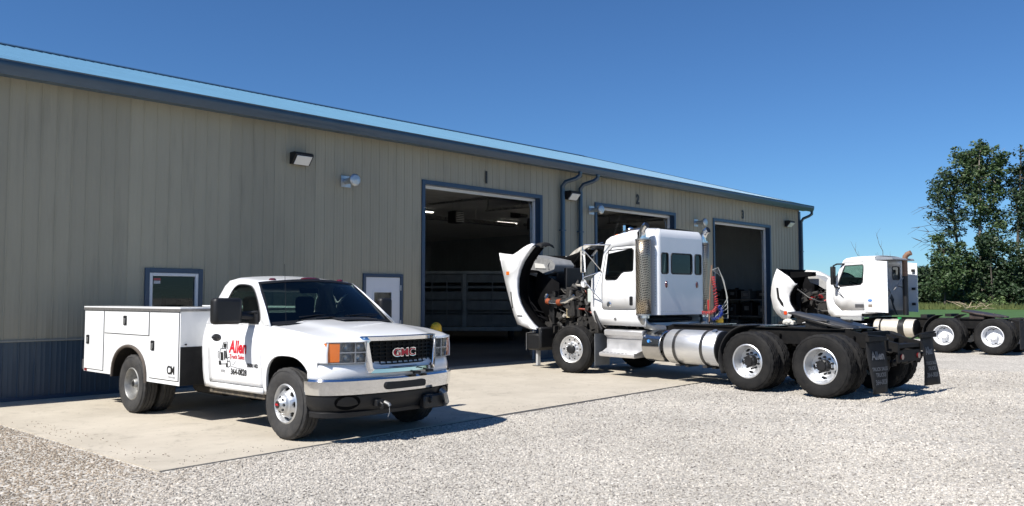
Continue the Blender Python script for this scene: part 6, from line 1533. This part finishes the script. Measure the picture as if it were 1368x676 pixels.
A2 = [(.94, 2.61), (.49, 2.32), (.25, 2.08)]; arc2 = [(.36, 2.0), (.42, 1.91), (.50, 1.78), (.54, 1.66), (.54, 1.52), (.50, 1.38), (.42, 1.26), (.32, 1.14)]; low2 = [(.50, .90), (.66, .86), (.78, .90)]; fr2 = [(.98, 1.06), (1.11, 1.26), (1.19, 1.68), (1.16, 2.0), (1.10, 2.25)]
H2 = hood_open(T2, A2, arc2, low2, fr2, 1.10, .70, white_paint, belly=.10)
m = MB(); m.prism([(.98, 1.95), (.90, 1.95), (.86, 1.62), (.72, 1.42), (.70, 1.28), (.80, 1.36), (.94, 1.58)], 1.10, 1.113, 'y'); m.build('headlamp_gap', black_plastic, H2)
m = MB(); m.prism([(.86, 1.20), (.56, 1.10), (.60, .92), (.74, .93)], 1.10, 1.112, 'y'); m.build('lamp_housing', mat('lamp_grey', (.2, .2, .21), .3), H2); m = MB(); m.prism(rrect(.58, .70, 1.03, 1.15, .03), 1.11, 1.122, 'y'); m.build('turn_signal', mat('orange_red_lens', (.60, .07, .02), .2, coat=1.), H2)
m = MB(); m.prism([(.55, 2.44), (.20, 2.38), (-.20, 2.12), (-.35, 2.0), (-.30, 1.88), (-.1, 1.9), (.15, 2.05), (.45, 2.15)], -.85, -.2, 'y'); m.prism([(.9, 2.52), (.1, 2.50), (.1, 2.36), (.9, 2.3)], .0, .3, 'y', 1); m.build('hood_brace', [mat('pale_moulding', (.42, .42, .41), .5, var=.3), hood_inner], H2, bevel=.03)
m = MB(); P = [(1.30, 2.45), (.95, 2.60), (.55, 2.56), (.15, 2.36), (-.25, 2.10), (-.40, 1.85)]
m.grid([[(x, y, z + dz) for y, dz in ((-1.12, -.05), (-1.05, 0), (-.85, 0), (-.75, -.10))] for x, z in P]); m.build('fender_flare', mat('pale_flare', (.62, .62, .61), .5, var=.2), H2, solid=.03)
m = MB(); m.box(-.6, .4, -.3, .3, .9, 1.6); clutter(m, -.6, .45, -.4, .55, 1.0, 1.8, 60, 21, .8); m.build('engine', [grime, grime, grime], T2)
m = MB(); clutter(m, -.55, .12, -.2, .45, 1.52, 1.78, 16, 31, .7); m.build('rocker_cover', [red_engine, red_engine, grime], T2)
m = MB(); m.box(.42, .58, -.5, .5, .7, 1.8); m.build('radiator', black_metal, T2)
m = MB(); m.box(.55, .95, -1.1, 1.1, .35, .8); m.build('front_bumper', black_plastic, T2, bevel=.05)
m = MB(); m.tube([(.25, 1.0, 1.9), (-.1, .9, 1.62), (-.5, .95, 1.48), (-.86, 1.0, 1.45)], .03, 8); m.build('support_stay', black_plastic, T2)
# ------------------------------------------------------------------ trees and the far edge of the field
leaf_a = mat('leaf_mid_green', (.060, .100, .030), .6, col2=(.024, .052, .018), vscale=.9, detail=5)
leaf_b = mat('leaf_dark_green', (.032, .062, .022), .6, col2=(.018, .038, .014), vscale=.5, detail=5)
leaf_c = mat('leaf_far', (.040, .070, .034), .7, col2=(.025, .05, .026), vscale=.12, detail=5)
bark = mat('pale_bark', (.30, .27, .23), .9, col2=(.16, .14, .12), vscale=2)
bark_d = mat('dark_bark', (.10, .085, .07), .9, var=.4, vscale=3)
def leaves(mb, c, r, n, size, rd_, flat=.8):
    for _ in range(n):
        while True:
            p = Vector((rd_.uniform(-1, 1), rd_.uniform(-1, 1), rd_.uniform(-1, 1)))
            if .05 < p.length < 1: break
        # bias to the shell and to a few sub-clumps
        p = p.normalized() * (p.length ** .45)
        q = Vector((c[0] + p.x * r[0], c[1] + p.y * r[1], c[2] + p.z * r[2]))
        s_ = size * rd_.uniform(.5, 1.3)
        a = Vector((rd_.gauss(0, 1), rd_.gauss(0, 1), rd_.gauss(0, .6))).normalized(); b_ = a.cross(Vector((rd_.gauss(0, 1), rd_.gauss(0, 1), rd_.gauss(0, 1)))).normalized()
        i0 = len(mb.v); mb.v += [tuple(q - a * s_ * .6), tuple(q + b_ * s_ * .32), tuple(q + a * s_ * .6), tuple(q - b_ * s_ * .32)]; mb.f.append((i0, i0 + 1, i0 + 2, i0 + 3)); mb.m.append(0)
def tree(name, label, X0, Y0, trunk, limbs, clumps, lm, bm_, seed, group, size=.36, dens=1., base_r=.28):
    t = thing(name, label, 'tree', (X0, Y0, 0), 0, group); rd_ = random.Random(seed); mb = MB()
    mb.tube(trunk, [base_r * (1 - .8 * i / (len(trunk) - 1)) for i in range(len(trunk))], 8)
    for c, r in clumps:          # a limb to each clump
        k = min(range(len(trunk)), key=lambda i: abs(trunk[i][2] - (c[2] - .45 * math.hypot(c[0] - trunk[i][0], 1)))) ; p0 = Vector(trunk[k]); p1 = Vector(c); mid = p0.lerp(p1, .5) + Vector((rd_.uniform(-.4, .4), rd_.uniform(-.4, .4), -.4))
        mb.tube([p0, mid, p1], [base_r * .35, base_r * .2, .03], 6)
        for _ in range(5):
            q = p1 + Vector((rd_.uniform(-1, 1) * r[0], rd_.uniform(-1, 1) * r[1], rd_.uniform(-.6, 1) * r[2])) * .9; mb.tube([mid.lerp(p1, rd_.uniform(.3, 1)), q], [.05, .015], 4)
    for L_ in limbs: mb.tube(L_, [.055 * (1 - .75 * i / (len(L_) - 1)) for i in range(len(L_))], 5)
    mb.build('trunk', bm_, t, fixn=False)
    mb = MB()
    for c, r in clumps:
        n = int(dens * 250 * (r[0] * r[2] + .5))
        ns = max(6, int(5 * (r[0] * r[2]) ** .7 * 2.2))
        for _ in range(ns):
            while True:
                q = Vector((rd_.uniform(-1, 1), rd_.uniform(-1, 1), rd_.uniform(-1, 1)))
                if q.length < 1: break
            q = q * (1.12 if rd_.random() < .3 else .95); sc_ = (c[0] + q.x * r[0], c[1] + q.y * r[1], c[2] + q.z * r[2]); w_ = rd_.uniform(.25, .85)
            leaves(mb, sc_, (w_ * rd_.uniform(.8, 1.3), w_, w_ * rd_.uniform(.6, 1.5)), max(8, int(n / ns * w_ * 1.6)), size, rd_)
    mb.build('crown', lm, t, fixn=False, angle=180)
    return t
D = 112.; K = D / F     # metres per photo pixel at the wood's edge
def at(cx, cy): return ((1230 + cx / 2.703 - 684) * K, 1.6 + (398 - (180 + cy / 2.703)) * K)
def mk(cl, x0, y=0, dp=1.):
    rd_ = random.Random(len(cl)); out = []
    for a, b_, rx, ry in cl:
        X, Z = at(a, b_); out.append(((X - x0, rd_.uniform(-1.6, 1.6), Z), (rx / 2.703 * K * dp, max(rx, ry) / 2.703 * K * .9, ry / 2.703 * K * dp)))
    return out
x0 = at(222, 620)[0]
tree('poplar_tree', 'tall poplar with pale trunk and loose crown at the field edge', x0, D, [(0, 0, -.2), (.1, .1, 5), (-.2, 0, 10), (.1, 0, 14), (0, .1, 18), (.2, 0, 22)], [],
     mk([(185, 90, 38, 36), (225, 65, 32, 34), (268, 80, 36, 40), (225, 120, 48, 36), (285, 120, 26, 30), (190, 140, 40, 28), (255, 165, 42, 34), (225, 215, 38, 30), (265, 225, 22, 22), (205, 95, 26, 30), (245, 100, 30, 30), (210, 180, 34, 26), (230, 35, 12, 16), (262, 42, 14, 18), (160, 60, 12, 16), (200, 265, 30, 20), (245, 290, 32, 20), (285, 260, 28, 24), (295, 195, 24, 30), (210, 320, 30, 20), (265, 335, 34, 20), (305, 150, 16, 24), (180, 240, 22, 18), (300, 310, 26, 22)], x0, dp=1.15), leaf_a, bark, 1, 'tall trees at the field edge', dens=1.)
x0 = at(150, 620)[0]
rd2 = random.Random(9); dead = []
for k in range(13):
    z = rd2.uniform(7.5, 14.0); L = rd2.uniform(3, 6.5); sg_ = -1
    p = Vector((rd2.uniform(-.5, .3), rd2.uniform(-.8, .8), z)); pts = [p]
    for q in range(4): p = p + Vector((sg_ * L / 4, rd2.uniform(-.4, .4), (.7 - .5 * q) * L / 6 + rd2.uniform(-.2, .2))); pts.append(p)
    dead.append(pts)
    for q in range(3): b0 = pts[rd2.randint(1, 3)]; dead.append([b0, b0 + Vector((-rd2.uniform(.5, 1.5), rd2.uniform(-.4, .4), rd2.uniform(-.2, .9)))])
tree('broadleaf_tree', 'leaning tree with long bare twigs on its left side', x0, D + 1, [(.4, 0, -.2), (.2, 0, 5), (0, 0, 9), (-.3, 0, 12), (-.8, 0, 16), (-1.2, 0, 18)], dead,
     mk([(85, 205, 26, 30), (105, 165, 28, 32), (135, 135, 26, 26), (140, 190, 42, 36), (95, 245, 40, 30), (150, 245, 38, 26), (60, 300, 26, 14), (100, 305, 34, 16), (120, 215, 34, 40), (165, 165, 26, 30), (110, 140, 14, 18), (75, 185, 12, 14), (170, 290, 30, 20), (135, 300, 30, 18), (115, 345, 34, 20), (160, 345, 30, 18), (90, 150, 10, 16), (60, 225, 18, 18), (175, 210, 26, 26)], x0, dp=1.15), leaf_b, bark_d, 2, 'tall trees at the field edge', dens=.55, size=.36)
x0 = at(345, 620)[0]
tree('broadleaf_tree', 'tall tree cut by the right edge of the view with layered foliage', x0, D - 1, [(0, 0, -.2), (.1, 0, 5), (-.3, 0, 9), (.1, 0, 13), (.4, 0, 18), (.6, 0, 22.5)], [],
     mk([(365, 60, 26, 26), (372, 110, 34, 30), (330, 165, 22, 16), (365, 190, 40, 30), (325, 225, 38, 18), (340, 280, 46, 26), (385, 250, 40, 36), (365, 330, 42, 30), (420, 150, 50, 60), (430, 300, 50, 60), (350, 245, 30, 22), (375, 150, 26, 26), (355, 305, 40, 16), (372, 365, 40, 24)], x0, dp=1.12), leaf_b, bark_d, 3, 'tall trees at the field edge', dens=.95)
def bush(label, cl, lm, seed, dy=-2, name='understorey_tree', grp='bushy trees under the tall ones', dens=1.25, size=.36):
    xs = sum(c[0] for c in cl) / len(cl); x0 = at(xs, 620)[0]; Z = max(at(c[0], c[1])[1] for c in cl)
    return tree(name, label, x0, D + dy, [(0, 0, -.2), (.1, 0, Z * .3), (0, 0, Z * .6), (.1, 0, Z * .85)], [], mk(cl, x0), lm, bark_d, seed, grp, dens=dens, base_r=.16, size=size)
bush('small layered tree leftmost of the wood edge, standing clear of the others', [(45, 385, 24, 16), (60, 420, 36, 20), (40, 460, 40, 24), (80, 470, 40, 34), (60, 520, 55, 36), (50, 560, 60, 30)], leaf_a, 4)
bush('round bushy tree below the leaning tree with bare twigs', [(130, 430, 46, 34), (160, 470, 50, 44), (120, 510, 50, 40), (150, 560, 60, 40), (120, 585, 60, 26)], leaf_a, 5, -1)
bush('dense dark bushy tree below the tall poplar', [(200, 400, 46, 34), (240, 385, 48, 32), (220, 445, 60, 44), (210, 510, 60, 50), (230, 570, 70, 44)], leaf_b, 6, -2.2, dens=1.4)
bush('dense dark bushy tree right of the poplar trunk', [(290, 410, 46, 34), (310, 460, 56, 44), (290, 520, 60, 50), (300, 580, 70, 36)], leaf_b, 7, -1.5, dens=1.4)
bush('dark bushy tree at the right edge of the view', [(370, 430, 50, 50), (360, 500, 56, 50), (375, 570, 70, 44), (440, 480, 70, 90)], leaf_b, 8, -2.5, dens=1.4)
bush('low pale leafed bush in front of the wood', [(200, 604, 36, 14), (225, 612, 26, 10)], mat('leaf_pale', (.10, .15, .05), .6), 12, -5, 'bush', None, size=.28)
# dim mass behind so the wood is not see-through at its foot
mb = MB(); rd_ = random.Random(77)
for k in range(60):
    xx = at(20 + k * 9, 0)[0]; hgt = rd_.uniform(4.0, 7.0) if k > 3 else 3.5
    leaves(mb, (xx, D + 6 + rd_.uniform(-1, 3), hgt * .5), (2.6, 2, hgt * .5), 330, .5, rd_)
tag(mb.build('undergrowth', leaf_b, None, fixn=False, angle=180), 'tangled undergrowth behind the trees of the wood edge', 'undergrowth', kind='stuff')
# far-off treeline from behind the building to the right
mb = MB(); rd_ = random.Random(5)
for k in range(330):
    Y = 236 + rd_.uniform(-8, 8); X = 78 + k * 1.15 + rd_.uniform(-1, 1); px = 684 + X / Y * F
    h = 6.0 + 1. * math.sin(k * .23) + rd_.uniform(-.6, .9) + max(0, (px - 1170) / 50) * 2.6
    h = min(h, 10.5)
    leaves(mb, (X, Y, h * .5), (2.6, 3, h * .5), 420, 1.0, rd_)
tag(mb.build('far_treeline', leaf_c, None, fixn=False, angle=180), 'distant dark treeline beyond the green field', 'treeline', kind='stuff')
# bare dead tree behind the second tractor
bt = thing('dead_tree', 'bare dead tree rising behind the day cab semi', 'tree', ((1181 - 684) * K, D, 0)); mb = MB(); rd_ = random.Random(3)
def twig(p, dv, L, r, dep):
    pts = [p]; 
    for _ in range(4): dv = (dv + Vector((rd_.uniform(-.22, .22), rd_.uniform(-.2, .2), rd_.uniform(-.05, .15)))).normalized(); p = p + dv * L / 4; pts.append(p)
    mb.tube(pts, [r * (1 - .6 * i / 4) for i in range(5)], 5)
    if dep:
        for _ in range(3): i = rd_.randint(1, 4); twig(pts[i], (dv + Vector((rd_.uniform(-.9, .9), rd_.uniform(-.5, .5), rd_.uniform(0, .5)))).normalized(), L * .5, r * .45, dep - 1)
twig(Vector((0, 0, -.2)), Vector((0, 0, 1)), 6.4, .13, 2); twig(Vector((.1, 0, 3.5)), Vector((.28, 0, 1)).normalized(), 4.6, .09, 2); twig(Vector((0, 0, 3.2)), Vector((-.35, 0, 1)).normalized(), 3.4, .06, 1)
mb.build('trunk', bark_d, bt, fixn=False)
# rough grass bank and fallen branches left of the wood
mb = MB(); pts = []
W_b = [(50, 104), (64, 104), (78, 106), (120, 108), (300, 150), (300, 170), (100, 128), (50, 128)]
mb.add([(x, y, .14) for x, y in W_b], [tuple(range(len(W_b)))])
for k in range(6000):
    x = rd_.uniform(50, 92); y = rd_.uniform(104.5, 116); z = rd_.uniform(.4, 1.1); dx = rd_.uniform(-.25, .25)
    i0 = len(mb.v); mb.v += [(x - .12, y, .1), (x + .12, y, .1), (x + dx, y + rd_.uniform(-.2, .2), z)]; mb.f.append((i0, i0 + 1, i0 + 2)); mb.m.append(0)
tag(mb.build('tall_grass', weed_mat, None, fixn=False, angle=180), 'band of tall dry green grass along the wood edge', 'grass', kind='stuff')
mb = MB(); rd_ = random.Random(8)
for k in range(13):
    p = Vector((rd_.uniform(-1.6, 1.6), rd_.uniform(-.6, .6), rd_.uniform(.2, .8))); dv = Vector((rd_.uniform(-1, 1), rd_.uniform(-.3, .3), rd_.uniform(-.1, .6))).normalized(); L = rd_.uniform(.8, 2.2)
    mb.tube([p, p + dv * L * .5 + Vector((0, 0, .1)), p + dv * L], [.06, .04, .015], 5)
fb = mb.build('fallen_branches', mat('bleached_wood', (.38, .30, .21), .9), None, fixn=False); fb.location = (at(60, 0)[0], 103.2, 0); tag(fb, 'heap of bleached fallen branches in the grass left of the wood', 'branches')
